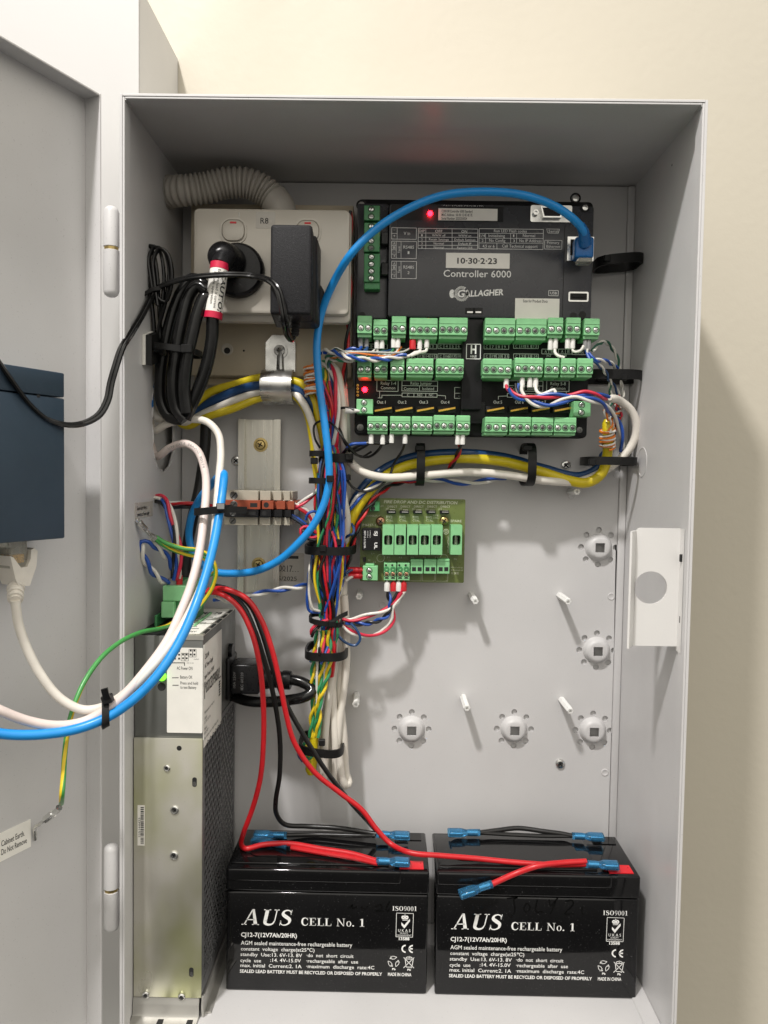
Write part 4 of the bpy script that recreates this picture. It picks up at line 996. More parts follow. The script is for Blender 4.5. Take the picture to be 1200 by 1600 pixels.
q = at(373.5,337,-64); part('indicator_nick', box(q.x-.5,q.x+.5,-64.3,-63.9,q.z-2.5,q.z+2.5,.2), WHT, OT)
q = at(354,471,-64); part('indicator_nick', box(q.x-.8,q.x+.4,-64.3,-63.9,q.z-.8,q.z+1,.2), WHT, OT)
# ribbed conduit
path = spline([atx(262,300,0), at(285,298,-48), at(320,294,-46), at(355,286,-44), at(388,287,-42), at(415,300,-40), at(436,322,-40), at(441,342,-40)], .55)
L = len(path)
CDT = thing('flexible_conduit', path[L//2], 'ribbed beige flexible conduit arching above the power outlet', 'conduit')
part('ribbed_hose', MB().add(sweep(path[:int(L*.86)], lambda t: 9.2+2.7*abs(math.sin(t*math.pi*25))**.7, 20)), CONDUIT, CDT, smooth=80)
part('cuff', MB().add(sweep(path[int(L*.83):], 12.0, 20)), CONDUIT, CDT)
part('collar', MB().add(sweep(spline([path[0], path[3], path[6]], .8), 12.4, 24)), CONDUIT, CDT)
q = atx(264,282,0); part('locating_screw', MB().add(cyl((0,q.y,q.z),(5,q.y,q.z),1.4,10)), STEEL, CDT)

# ================================================================== DIN rail and terminals
r_ = rect(372, 655, 437, 927, -7)
RL = thing('mounting_rail', ((r_[0]+r_[1])/2, 0, r_[2]), 'upright aluminium mounting rail with two brass screws', 'rail')
xc = (r_[0]+r_[1])/2; w = 17.6
sec = [(-w,-7.6),(-w+5.2,-7.6),(-w+5.2,-1.5),(w-5.2,-1.5),(w-5.2,-7.6),(w,-7.6),(w,-6.4),(w-4.0,-6.4),(w-4.0,-.2),(-w+4.0,-.2),(-w+4.0,-6.4),(-w,-6.4)]
part('rail', MB().add(prism([[(xc+a, b) for a, b in sec]], XY, r_[2], r_[3])), ALU, RL)
for px, py in ((407,695),(404,882)):
    q = at(px, py, -2.5); s = part('screw', MB().add(lathe([(6.0,0),(6.0,.5),(4.2,.6),(4.2,1.6),(3.4,2.4),(0,2.7)], 24, (q.x,-1.5,q.z), (0,-1,0))), BRASS, RL)
    for t_ in (30,120): part('cross_slot', MB().add(box(-2.3,2.3,-.4,.3,-.5,.5), Matrix.Translation((q.x,-4.0,q.z)) @ Matrix.Rotation(math.radians(t_),4,'Y')), DARK, s)
def block(px0, py0, px1, py1, Y, m, nm, label, grp, split=True, scr=True):
    x0, x1, z0, z1 = rect(px0, py0, px1, py1, Y)
    t = thing(nm, ((x0+x1)/2, -7, z0), label, 'terminal block', grp); w = x1-x0
    part('body', MB().add(box(x0, x0+w*.50, Y, -8, z0, z1, .3)).add(box(x0+w*.5, x1, Y+9, -8, z0+.3, z1-.3, .3)), m, t)
    part('ribbed_end', MB().add(box(x0+w*.52, x0+w*.68, Y+2, Y+10, z0+.2, z1-.2, .2)).add(box(x0+w*.72, x0+w*.84, Y+4, Y+10, z0+.2, z1-.2, .2)).add(box(x0+w*.88, x0+w*.97, Y+4, Y+10, z0+.2, z1-.2, .2)), m, t)
    h = z1-z0; cz = (z0+z1)/2
    s = part('clamp_screw', MB().add(lathe([(h*.42,.1),(h*.38,.3),(h*.34,.1),(0,.12)], 16, (x0+w*.13, Y, cz), (0,-1,0), cap=False)), DKSTEEL, t)
    part('slot', MB().add(box(-h*.36,h*.36,-.3,.1,-h*.06,h*.06), Matrix.Translation((x0+w*.13,Y-.15,cz)) @ Matrix.Rotation(-.8,4,'Y')), DARK, s)
    if not scr:
        part('screw_well', MB().add(lathe([(h*.30,.1),(0,.12)], 14, (x0+w*.58, Y+2, cz), (0,-1,0), cap=False)), DARK, t); part('link_window', box(x0+w*.36, x0+w*.46, Y-.12, Y+.1, cz-h*.25, cz+h*.2), DARK, t)
    return t
block(352,767,455,782,-50,BEIGE,'end_stop','beige end stop clamped above the oxide red terminal','rail end stops')
block(351,782,462,796,-54,BROWN,'rail_terminal','oxide red terminal block on the mounting rail',None,scr=False)
block(350,796,457,808,-54,BLACK,'rail_terminal','black terminal block on the mounting rail',None,scr=False)
block(350,808,455,821,-50,BEIGE,'end_stop','beige end stop clamped below the black terminal','rail end stops')
# dated clear sticker on the back plate
a, b = at(400,863,0), at(475,909,0)
ST = solo('sticker', MB().add(prism([rrect(a.x, b.x, b.z, a.z, 1.5)], XZ, -.05, -.3)), CLEARST, 'clear rectangular test sticker half hidden behind the mounting rail', 'sticker')
P = Print(on_plane(-.4)); ks = 17.143*scale_at(0)
def zs(zx, zy): q = at(420+zx/17.143, 850+zy/17.143, 0); return q.x, q.z
P.text('73', *zs(275,480), 100/ks, 150/ks, .004); P.text('0017', *zs(270,720), 150/ks, 370/ks, .004); P.text('........', *zs(270,735), 100/ks, 540/ks); P.text('5/2025', *zs(250,975), 110/ks, 505/ks, .004); P.rect(*(zs(490,0)[0], zs(800,0)[0], zs(0,385)[1], zs(0,305)[1]))
P.build('printed_lettering', KINK, ST)
# ================================================================== plug-in power gear
# black right-angle mains plug with its coiled flex
q = at(372,424,-64)
PG = thing('mains_plug', (q.x, -64, q.z-22), 'round black mains plug with a heavy coiled flex in the outlet', 'plug')
part('plug_disc', MB().add(lathe([(20.3,.3),(20.3,4),(19.4,6.5),(18,7.6),(0,8.2)], 40, (q.x,-64,q.z), (0,-1,0))), BLACK, PG)
g = at(347,399,-80)
part('grip', MB().add(lathe([(13,0),(12.4,6),(11,12),(9.4,16),(6.5,19),(0,20.5)], 28, (q.x-5,-71,q.z+4), (-.32,-1,.22))), BLACK, PG)
cord = [at(352,402,-82), at(344,418,-90), at(339,445,-92), at(333,485,-92), at(331,530,-90), at(322,575,-88), at(305,620,-86), at(288,652,-84)]
part('neck', MB().add(tube(cord[:2], lambda t: 9-2*t, 16, 1.5)), BLACK, PG)
part('flex', MB().add(tube(cord[1:], 4.6, 14)), CORD, PG)
sl = spline([at(343.5,412,-91), at(340,440,-92.2), at(336,468,-92.2), at(332.5,498,-92.2)], 1.5)
tg = part('caution_sleeve', MB().add(sweep(sl, 6.4, 24, cap=True)), STICK, PG, label='white caution sleeve with crimson bands')
for i0, i1 in ((0,4),(len(sl)-4,len(sl))): part('crimson_band', MB().add(sweep(sl[i0:i1], 6.6, 24)), CAUT, tg)
# lettering wrapped round the sleeve, reading downwards
T_, X_ = frames(sl)
def wrap(u, v):
    L_ = sum((sl[i+1]-sl[i]).length for i in range(len(sl)-1)); s = max(0, min(.999, u/L_))*(len(sl)-1); i = int(s); p = sl[i].lerp(sl[i+1], s-i)
    t = T_[i]; f_ = (CAM-p).normalized(); f_ = (f_-t*f_.dot(t)).normalized(); sd = t.cross(f_); a = v/6.55
    return tuple(p + f_*(6.55*math.cos(a)) - sd*(6.55*math.sin(a)))
P = Print(wrap); P.text('CAUTION', 6, 2.6, 3.6, 32, .03, .2); P.text('Ensure load is current', 6, -.6, 1.9, 27, .0); P.text('before operation', 8, -3.3, 1.9, 22, .0); P.build('printed_lettering', KINK, tg)
hair = [
 [(330,470,-86),(318,445,-84),(300,436,-82),(286,452,-82),(270,490,-82),(258,540,-82),(251,590,-80),(253,630,-78),(266,652,-78),(282,655,-80)],
 [(333,480,-92),(322,455,-91),(309,446,-90),(296,462,-90),(284,505,-90),(275,555,-89),(270,605,-88),(276,640,-86),(290,656,-86)],
 [(336,500,-84),(330,470,-92),(322,462,-94),(312,480,-95),(300,525,-95),(291,570,-94),(288,610,-92),(292,645,-90)],
 [(300,440,-74),(288,452,-74),(272,500,-74),(263,560,-73),(262,610,-72),(275,648,-74)],
 [(325,560,-80),(316,590,-80),(300,630,-80),(290,655,-80)],
]
for h in hair: part('flex', MB().add(tube([at(*p) for p in h], 4.5, 12)), CORD, PG)
# wall adapter
AX0, AX1, AZ0, AZ1 = rect(422, 350, 487, 497, -112)
AD = thing('power_adapter', ((AX0+AX1)/2, -64, AZ0), 'upright black plug-in power adapter on the right of the outlet', 'power adapter')
v, f = box(AX0, AX1, -112, -74, AZ0, AZ1, 2.2, 3)
part('housing', MB().add(([(x+( -1.5 if y > -80 else 0), y, z+(2.5 if z < AZ0+5 and y < -100 else 0)) for x, y, z in v], f)), ADAPT, AD)
part('rear_shell', box(AX0+1, AX1+2.0, -96, -64.4, AZ0+1, AZ1-2, 3, 3), BLACKM, AD)
part('earth_disc', MB().add(lathe([(14,0),(14,4),(12,5)], 30, ((AX0+AX1)/2+6,-64.3,(AZ0+AZ1)/2-8), (0,-1,0))), BLACKM, AD)
a = at(463,488,-92); b = at(461,525,-92)
part('strain_relief', MB().add(sweep(spline([a, a.lerp(b,.5), b], .5), lambda t: 3.6-.9*t+.3*math.sin(t*50), 12)), BLACKM, AD)
def twin(pts, r=1.35, off=1.25):
    pa = spline([at(*p) if len(p) == 3 and not isinstance(p, Vector) else p for p in pts], 2.5); T_, X_ = frames(pa); mb = MB()
    for s in (-1, 1): mb.add(sweep([p + X_[i]*off*s for i, p in enumerate(pa)], r, 8))
    return mb
part('lead', twin([(461,522,-92),(457,531,-92),(450,524,-100),(445,502,-114),(441,478,-116),(435,454,-116),(422,439,-112),(395,431,-103),(360,429,-104),(320,431,-103),(285,436,-100),(262,443,-96),(240,452,-92),(228,458,-90)]), CORD, AD)
coil = [[(238,470,-84),(226,430,-84),(221,400,-84),(228,386,-84),(238,392,-84),(246,430,-83),(248,470,-82),(252,520,-80),(262,545,-80)],
        [(240,470,-87),(231,430,-87),(227,400,-87),(235,384,-87),(248,390,-87),(256,425,-86),(254,470,-85),(250,520,-82),(256,550,-80)],
        [(243,475,-90),(236,435,-90),(233,402,-90),(242,386,-90),(256,392,-90),(264,420,-89),(260,465,-88),(247,520,-84),(250,550,-80)],
        [(247,478,-93),(242,440,-93),(240,405,-93),(250,388,-93),(262,396,-93),(269,425,-92),(266,455,-91),(258,472,-90),(246,465,-92),(242,452,-92)],
        [(236,462,-86),(240,500,-84),(243,535,-82),(252,560,-80)]]
for c in coil: part('lead_coil', twin(c, 1.15, 1.0), CORD, AD)
part('lead', twin([(240,455,-92),(234,468,-100),(222,492,-115),(205,520,-135),(190,545,-150),(180,575,-158),(173,600,-160),(168,625,-165),(155,648,-172),(132,661,-180),(105,664,-190),(75,655,-200),(45,630,-212),(15,590,-225),(-20,540,-235)]), CORD, AD)
# twist tie on the coil, adhesive mount, flex tie
solo('cable_tie', MB().add(strap([at(*p) for p in ((208,436,-92),(208,455,-94),(214,460,-96),(226,459,-97),(240,452,-97),(252,450,-95))], (0,.3,1), 3.2, 1.2, closed=False)), TIE, 'black tie with a bent tail round the thin coiled lead', 'cable tie')
am = thing('adhesive_mount', at(236,570,-88), 'black square adhesive cable mount with white foam edge on the left wall', 'cable mount')
a = [atx(226,523,2), atx(249,514,2), atx(249,560,2), atx(226,570,2)]
part('foam_pad', MB().add(([(.3,p.y,p.z) for p in a]+[(2.4,p.y,p.z) for p in a], [(0,1,2,3),(7,6,5,4),(0,1,5,4),(1,2,6,5),(2,3,7,6),(3,0,4,7)])), STICK, am)
part('pad', MB().add(([(2.5,p.y+1,p.z) for p in a]+[(6,p.y+3,p.z) for p in a], [(0,1,2,3),(7,6,5,4),(0,1,5,4),(1,2,6,5),(2,3,7,6),(3,0,4,7)])), TIE, am)
part('saddle', MB().add(tube([(5,a[0].y+8,a[0].z-8),(9,a[0].y+12,a[0].z-9),(10,a[0].y+18,a[0].z-10)], 2.6, 10)), BLACK, am)
c = at(273,548,-84)
solo('cable_tie', MB().add(strap(loop_path(c, (1,0,-.12), (0,1,0), 19, 17, 2.4), (0,0,1), 4.4, 1.3)).add(box(c.x+9, c.x+17, -102, -96, c.z-4, c.z+2, .6)), TIE, 'black tie holding the heavy coiled flex to the adhesive mount', 'cable tie')

# ================================================================== zinc saddle clamp
SD = thing('saddle_clamp', at(433,630,-12), 'zinc plated pipe saddle holding yellow, blue and white cables', 'clamp')
c = at(433,602,-34); r0 = 12.5; xa, xb = rect(409,600,458,602,-44)[:2]
arc = [Vector((c.x, -21 - 23*math.sin(math.radians(t)), c.z + 13.2*math.cos(math.radians(t)))) for t in range(0, 181, 9)]
arc = [Vector((c.x,-19.8,c.z+13.4))] + arc
part('strap', MB().add(strap(arc, (1,0,0), xb-xa, 1.6, closed=False)), ZINC, SD)
t0 = at(437,524,-23)
part('tab', MB().add(prism([[(c.x-11,c.z+12),(c.x+13,c.z+12),(c.x+13,t0.z-6),(c.x+8,t0.z),(c.x-6,t0.z),(c.x-11,t0.z-6)]], XZ, -22.2, -24.2)), ZINC, SD)
part('tab_rib', MB().add(tube([(c.x+1,-24.5,c.z+14),(c.x+1,-25.2,c.z+24),(c.x+1.5,-24.6,c.z+32)], lambda t: 3.2-t, 10)), ZINC, SD)
q = at(437,548,-24); s = part('screw', MB().add(lathe([(6.6,0),(6.6,.9),(4.6,1.0),(4.2,2.6),(2.2,3.0),(1.9,2.2),(0,2.2)], 22, (q.x,-24.2,q.z), (0,-1,0), cap=False)), ZINC, SD)
part('drive_socket', MB().add(lathe([(2.0,2.45),(0,2.5)], 6, (q.x,-24.2,q.z), (0,-1,0), cap=False)), DARK, s)

# ================================================================== sheathed cables
def cable(name, pts, r, m, label, cat='cable', group=None, n=12):
    return solo(name, MB().add(tube([p if isinstance(p, Vector) else atw(*p) for p in pts], lambda t: r*(1 if t < .985 else max(.55, 1-((t-.985)/.015)**2*.45)), n)), m, label, cat, group)
# azure patch cable from the controller to the door
PCX = thing('network_cable', at(740,300,-60), 'bright azure network cable arching over the controller and looping to the door', 'network cable')
blue = [(913,378,-42),(912,362,-52),(900,346,-58),(872,325,-62),(840,311,-64),(800,302,-65),(740,300,-66),(690,306,-66),(640,325,-66),(590,356,-66),(550,395,-66),(522,440,-66),(502,490,-66),(495,540,-66),(499,600,-66),(507,660,-66),(513,710,-66),(514,750,-66),(507,785,-66),(490,820,-66),(465,850,-64),(435,876,-60),(400,892,-56),(365,896,-52),(335,893,-48),(308,875,-44),(296,845,-42),(298,812,-46),(312,780,-56),(332,755,-72),(347,741,-96),(350,742,-106),(348,765,-116),(343,800,-126),(334,850,-142),(321,900,-158),(304,950,-172),(279,1005,-184),(246,1055,-194),(206,1095,-200),(165,1122,-204),(120,1139,-210),(70,1147,-218),(20,1148,-226),(-40,1140,-235)]
part('sheath', MB().add(tube([atw(*p) for p in blue], 2.95, 14, 2.5)), ETH, PCX)
a = at(914,385,-62)
part('boot', MB().add(box(a.x-7.5, a.x+6.5, -64, -52, a.z-9, a.z+7, 2.0, 3)).add(tube([at(914,380,-64), at(912,363,-72), at(907,353,-77)], lambda t: 5-1.6*t, 14, 1.5)), ETHP, PCX)
part('plug_tip', box(a.x-5.5, a.x+5, -66, -55, a.z-12.5, a.z-9.2, .6), CLEAR, PCX)
# two pale cables from the side cut-out to the door
WA = thing('network_cable', at(160,1110,-170), 'white network cable plugged into the slate box on the door', 'network cable')
wh = [Vector((-12,-52,452)), (240,672,-66),(262,662,-72),(300,655,-78),(325,660,-84),(341,678,-88),(345,705,-94),(342,750,-108),(338,800,-124),(333,850,-138),(321,900,-154),(300,950,-166),(270,1003,-178),(236,1045,-188),(202,1078,-194),(165,1103,-198),(130,1109,-200),(95,1092,-203),(66,1058,-206),(43,1015,-209),(29,975,-212),(24,938,-214)]
part('sheath', MB().add(tube([p if isinstance(p, Vector) else atw(*p) for p in wh], 2.7, 14, 2.5)), CABW, WA)
PK = [Vector((-12,-48,412)), (246,713,-64),(265,700,-72),(290,693,-80),(309,705,-86),(320,735,-92),(322,770,-110),(318,815,-124),(312,860,-136),(300,910,-152),(285,950,-164),(262,1000,-176),(230,1045,-188),(198,1082,-195),(168,1108,-200),(130,1128,-204),(90,1134,-212),(45,1127,-220),(0,1110,-230),(-40,1090,-236)]
pkc = cable('network_cable', PK, 2.9, PINKW, 'blush tinted cable running beside the azure one to the door', 'network cable')
def jacket(parent, pts, r, txt, mtl, h=1.7):
    pa = spline([at(*p) for p in pts], 1.0); TT_, _ = frames(pa); L_ = sum((pa[i+1]-pa[i]).length for i in range(len(pa)-1))
    def f3(u, v):
        s_ = max(0, min(.999, u/L_))*(len(pa)-1); i = int(s_); p = pa[i].lerp(pa[i+1], s_-i); t = TT_[i]; f_ = (CAM-p).normalized(); f_ = (f_-t*f_.dot(t)).normalized(); sd = t.cross(f_); a = v/(r+.07)
        return tuple(p + f_*((r+.07)*math.cos(a)) - sd*((r+.07)*math.sin(a)))
    P = Print(f3); P.text(txt, 1, -h/2, h, L_*.96); P.build('jacket_print', mtl, parent)
jacket(pkc, [(265,700,-72),(290,693,-80),(309,705,-86),(320,735,-92)], 2.9, 'UTP CAT 6  24AWG  90174', FERG)
# slate box on the door and the plug under it
NB_ = thing('network_box', on_door(60,845,14), 'flat slate blue network box fixed inside the open door', 'network device')
pr = on_door(101,583,28); ur = door_u(pr); zt = pr.z; zb = on_door(101,841,28).z; zs_ = on_door(101,622,28).z
part('lower_shell', dbox(ur, ur+150, zb, zs_-.3, .2, 28, 1.0, 2), NAVY, NB_); part('upper_shell', dbox(ur, ur+150, zs_+.3, zt, .2, 28, 1.0, 2), NAVY, NB_)
pj = on_door(24,850,14); uj = door_u(pj); zj = pj.z
part('latch_nick', dbox(ur+18, ur+20, zs_-1.5, zs_+.2, 27.8, 28.15), DARK, NB_)
rj = part('plug_body', dbox(uj-6, uj+6, zj-14, zj+3, 7, 17, .6), CLEAR, WA)
part('contacts', dbox(uj-4, uj+4, zj-11, zj-6, 8, 16), GOLD, rj)
def dpoly(pxs, h0, h1):
    return prism([[(door_u(on_door(a, b, (h0+h1)/2)), on_door(a, b, (h0+h1)/2).z) for a, b in pxs]], lambda u, v, h: door_pt(u, v, h), h0, h1)
bt = part('boot', MB().add(dpoly([(3,868),(11,903),(16,914),(34,914),(37,904),(44,884),(46,860),(41,855),(36,858),(35,872),(30,884),(20,886),(8,870)], 5, 19)), CABW, WA)
pz = at(24,938,-214); pw = on_door(25,910,12)
part('boot_neck', MB().add(tube([pw, pw.lerp(pz,.5), pz], lambda t: 4.4-1.2*t, 14, .8)), CABW, bt)
for k in range(3): q_ = pw.lerp(pz, .28+.26*k); part('boot_rib', MB().add(lathe([(4.6,0),(5.0-.4*k,.3),(5.0-.4*k,1.7),(4.4,2)], 16, q_, pz-pw)), CABW, bt)
# earth label and spade on the door
e = [on_door(*p, .4) for p in ((-14,1303),(48,1280),(50,1322),(-14,1356))]
u0, u1 = door_u(e[1]), door_u(e[0]); 
EL = solo('sticker', dbox(u0, u1, e[2].z, e[1].z, .05, .4), STICK, 'white cabinet earth sticker low on the open door', 'sticker')
ul = door_u(on_door(2,1320,.5)); ur_ = door_u(on_door(41,1305,.5)); hh = e[1].z-e[2].z
P = Print(lambda u, v: door_pt(ul-u, v, .55))
P.text('Cabinet Earth.', 0, e[2].z+hh*.52, hh*.20, (ul-ur_)*.93, .004); P.text('Do Not Remove', 0, e[2].z+hh*.22, hh*.20, (ul-ur_)*1.02, .004); P.build('printed_lettering', KINK, EL)
pa, pb = on_door(56,1300,0), on_door(54,1290,12); sp0 = on_door(60,1289,8); sp1 = on_door(76,1277,14); sp2 = on_door(90,1266,20); wtop = on_door(96,1255,24)
EW = thing('earth_wire', on_door(95,1262,20), 'green and yellow earth wire dropping from the power supply to the door', 'wire')
part('blade', MB().add(tube([on_door(55,1312,1), on_door(55,1293,3), sp0, sp1], 1.2, 8)), STEEL, EW)
part('spade_terminal', MB().add(sweep([sp1.lerp(sp0,.35), sp1, sp1.lerp(sp2,.5)], 2.4, 8)).add(sweep([sp1.lerp(sp2,.5), sp2, wtop.lerp(sp2,.6)], lambda t: 1.6+.5*t, 8)), STEEL, EW)
def striped(pts, r, parent, m1, m2, pitch=60, ph=0.0):
    """wire with a helical second colour: a body and a slim proud stripe"""
    pa = spline([p if isinstance(p, Vector) else atw(*p) for p in pts], 2.0); T_, X_ = frames(pa)
    part('insulation', MB().add(sweep(pa, r, 12)), m1, parent)
    v = []; f = []; s = 0; m = 5
    for i, p in enumerate(pa):
        if i: s += (pa[i]-pa[i-1]).length
        y = T_[i].cross(X_[i]); a0 = ph + 2*math.pi*s/pitch
        for k in range(m): a = a0 + (k/(m-1)-.5)*1.35; v.append(tuple(p + (X_[i]*math.cos(a)+y*math.sin(a))*(r+.06)))
    for i in range(len(pa)-1):
        for k in range(m-1): f.append((i*m+k, i*m+k+1, (i+1)*m+k+1, (i+1)*m+k))
    part('yellow_stripe', MB().add((v, f)), m2, parent)
striped([wtop, (97,1240,-212),(99,1215,-208),(101,1180,-204),(106,1140,-200),(115,1105,-194),(132,1065,-184),(158,1028,-170),(188,1003,-154),(220,988,-136),(250,982,-118),(266,976,-104),(285,962,-96)], 1.55, EW, EGRN, YELW, 150, 2.4)
E2 = thing('earth_wire', at(243,840,-100), 'short green and yellow earth wire looping from the left wall stud', 'wire')
striped([(243,839,-104),(258,848,-102),(285,857,-100),(310,860,-98),(328,870,-96),(337,890,-94),(333,915,-92),(318,940,-90),(303,958,-88)], 1.6, E2, EGRN, YELW, 170, .9)
striped([(243,843,-104),(262,856,-100),(290,866,-96),(318,872,-92),(336,884,-88),(336,893,-86),(322,902,-84)], 1.45, E2, EGRN, YELW, 120, 2.0)
st0 = atx(212,812,.5); c1 = at(226,826,-112); c2 = at(242,841,-104)
part('blade', MB().add(tube([Vector((.4,st0.y,st0.z)), at(218,817,-116), c1], 1.5, 8)), STEEL, E2)
part('spade_terminal', MB().add(sweep([at(217,816,-116), at(222,822,-114), at(227,828,-112)], 2.5, 8)).add(sweep([at(227,828,-112), at(233,834,-108), c2], lambda t: 1.1+1.5*t*t, 8)), STEEL, E2)
a = [atx(*p, .3) for p in ((211,786),(238.5,786),(238.5,806),(212,808))]
WL = solo('sticker', box(.05,.35, a[0].y, a[1].y, a[2].z, a[0].z), CLEARST, 'small pale earth warning sticker on the left cabinet wall', 'sticker')
P = Print(lambda u, v: (.45, u, v)); 
P.text('Ensure Earth Wire is', a[0].y+4, a[0].z-5.2, 2.6, 18*(a[1].y-a[0].y)/32, .02); P.text('connected to Power supply', a[0].y+4, a[0].z-9.6, 2.6, 22*(a[1].y-a[0].y)/32, .02); P.build('printed_lettering', KINK, WL)

# cables through the saddle, left side
LB = 'cables through the saddle clamp'
cable('data_cable', [Vector((-12,-40,470)),(285,640,-30),(330,612,-30),(370,600,-30),(410,590,-33),(457,595,-33),(478,605,-34),(492,630,-34),(500,670,-34),(508,730,-32),(512,800,-30)], 3.4, YEL, 'yellow cable entering the top of the saddle clamp')
cable('data_cable', [Vector((-12,-36,462)),(290,650,-28),(330,628,-30),(370,610,-32),(410,602,-36),(457,607,-36),(480,622,-34),(496,650,-32),(505,700,-28),(512,760,-24)], 3.6, DBLU, 'dark blue cable in the middle of the saddle clamp')
cable('data_cable', [Vector((-12,-36,455)),(285,660,-30),(320,645,-34),(360,628,-34),(400,614,-34),(430,610,-34),(457,612,-35),(474,630,-40),(487,660,-42),(496,700,-40),(505,750,-36),(518,810,-32),(524,870,-30),(527,930,-30),(528,1000,-28),(522,1080,-26),(516,1150,-26),(514,1215,-26)], 2.9, CABW, 'white cable leaving the saddle clamp and bending down the bundle')
cable('data_cable', [Vector((-12,-34,448)),(290,665,-28),(320,652,-34),(360,640,-34),(400,624,-32),(430,616,-30),(457,616,-32),(478,640,-36),(488,680,-36),(494,730,-34),(503,790,-30)], 3.2, YEL, 'yellow cable entering the bottom of the saddle clamp')
cable('data_cable', [(300,642,-26),(340,622,-26),(385,610,-27),(425,604,-28),(462,616,-28),(480,650,-28),(492,720,-26),(506,800,-24),(512,860,-22)], 2.6, GREYC, 'grey cable tucked behind the white one in the saddle clamp')
# the bundle down the middle
cable('data_cable', [(518,572,-34),(526,580,-34),(533,610,-32),(536,650,-30),(537,690,-28),(541,740,-24),(543,800,-22),(540,860,-22),(537,920,-24),(536,980,-26),(534,1040,-26),(532,1090,-28),(537,1150,-28),(541,1210,-28),(545,1222,-30),(540,1228,-34),(534,1215,-36),(529,1170,-36)], 3.2, CABW, 'thick white cable down the right edge of the bundle, folded back at the bottom')
cable('data_cable', [(536,600,-24),(541,660,-24),(543,720,-22),(541,790,-20),(534,850,-22),(530,920,-24),(529,1000,-26),(526,1080,-26),(528,1150,-28),(530,1215,-28)], 3.1, GREYC, 'grey sheathed cable running down behind the bundle')
cable('data_cable', [(524,900,-34),(523,960,-36),(522,1020,-36),(514,1090,-36),(508,1150,-36),(508,1218,-34)], 3.0, CABW, 'white cable in the lower bundle beside the yellow wires')
cable('data_cable', [(516,1000,-30),(518,1050,-30),(521,1100,-32),(524,1160,-34),(524,1222,-34)], 3.0, CABW, 'white cable in the middle of the lower bundle')
cable('data_cable', [(531,1030,-20),(531,1060,-24),(528,1100,-22),(525,1140,-20)], 3.4, YEL, 'yellow cable showing between white ones in the lower bundle')
cable('data_cable', [(497,1120,-26),(492,1160,-28),(487,1190,-30),(485,1210,-30)], 4.6, YEL, 'short yellow cable end at the bottom left of the bundle')
cable('data_cable', [(538,930,-30),(541,985,-30),(541,1040,-30),(536,1085,-30),(530,1130,-32),(526,1180,-32),(527,1226,-32)], 3.1, CABW, 'white cable bulging out on the right of the lower bundle')
cable('data_cable', [(519,1020,-24),(515,1080,-24),(504,1130,-28),(501,1170,-30),(503,1212,-30)], 2.8, CABW, 'pale cable on the left of the white ones in the lower bundle')
km = cable('data_cable', [(528,722,-36),(531,745,-42),(536,780,-44),(541,812,-40),(538,850,-34)], 3.8, CABW, 'white cable with handwritten capitals beside the circuit board')
pth = spline([at(533,752,-42), at(536,775,-43.5), at(539,800,-42)], 1); TT, XX = frames(pth)
def wrapk(u, v):
    s = max(0, min(.999, u/29))*(len(pth)-1); i = int(s); p = pth[i].lerp(pth[i+1], s-i); t = TT[i]; f_ = (CAM-p).normalized(); f_ = (f_-t*f_.dot(t)).normalized(); sd = t.cross(f_); a = v/3.95
    return tuple(p + f_*(3.95*math.cos(a)) - sd*(3.95*math.sin(a)))
P = Print(wrapk)
def ks_(pts): P.stroke(pts, .9)
for u0, st in ((21,[[(0,2.2),(5,2.2)],[(0,-2.4),(2.4,2.0)],[(2.4,2.0),(5,-2.2)]]), (14.5,[[(0,2.2),(4.5,2.2)],[(0,2.2),(0,-2.2)],[(2.2,2.2),(2.2,-1.4)],[(4.5,2.2),(4.5,-2.2)]]), (7.5,[[(4.6,2.2),(0,1.6)],[(2.4,-2.0),(2.4,2.0)],[(4.6,-2.4),(0,-1.8)]]), (1,[[(4.4,2.2),(.6,2.0),(.4,-2.0),(4.4,-2.2)]])):
    for q in st: ks_([(u0+a, -b) for a, b in q])
P.build('handwriting', KINK, km)
# bundle below the controller
def bcable(pts, r, m, label): return cable('data_cable', pts, r, m, label)
bcable([(538,840,-26),(542,812,-26),(556,778,-26),(580,748,-24),(610,727,-22),(650,713,-20),(720,708,-20),(790,715,-20),(850,732,-20),(905,744,-18),(935,730,-16),(945,705,-14)], 3.6, DBLU, 'dark blue cable arching under the controller')
ylc = bcable([(533,880,-28),(538,850,-30),(548,815,-32),(566,782,-32),(592,752,-30),(622,733,-28),(655,723,-26),(720,716,-26),(790,722,-26),(845,737,-26),(890,751,-26),(918,754,-26),(940,740,-26),(948,715,-26),(950,685,-24),(948,655,-22)], 4.1, YEL, 'thick yellow cable arching under the controller and rising on the right')
P = Print(on_plane(-33.2))
for s, a, b, rt_ in (('BACK', 607, 742, .35), ('2AB', 574, 782, .8)): q = at(a, b, -30); P.text(s, q.x, q.z-1.5, 4.2, 15 if s == 'BACK' else 10, .02, 0, rt_)
bcable([(541,712,-34),(552,727,-40),(570,739,-42),(600,746,-41),(650,744,-38),(730,738,-36),(790,742,-34),(850,751,-32),(905,752,-24),(945,735,-22),(975,712,-24),(992,685,-26),(994,660,-28),(985,640,-30),(968,626,-34),(953,622,-38)], 3.3, CABW, 'white cable looping from the bundle under the controller to its right edge')
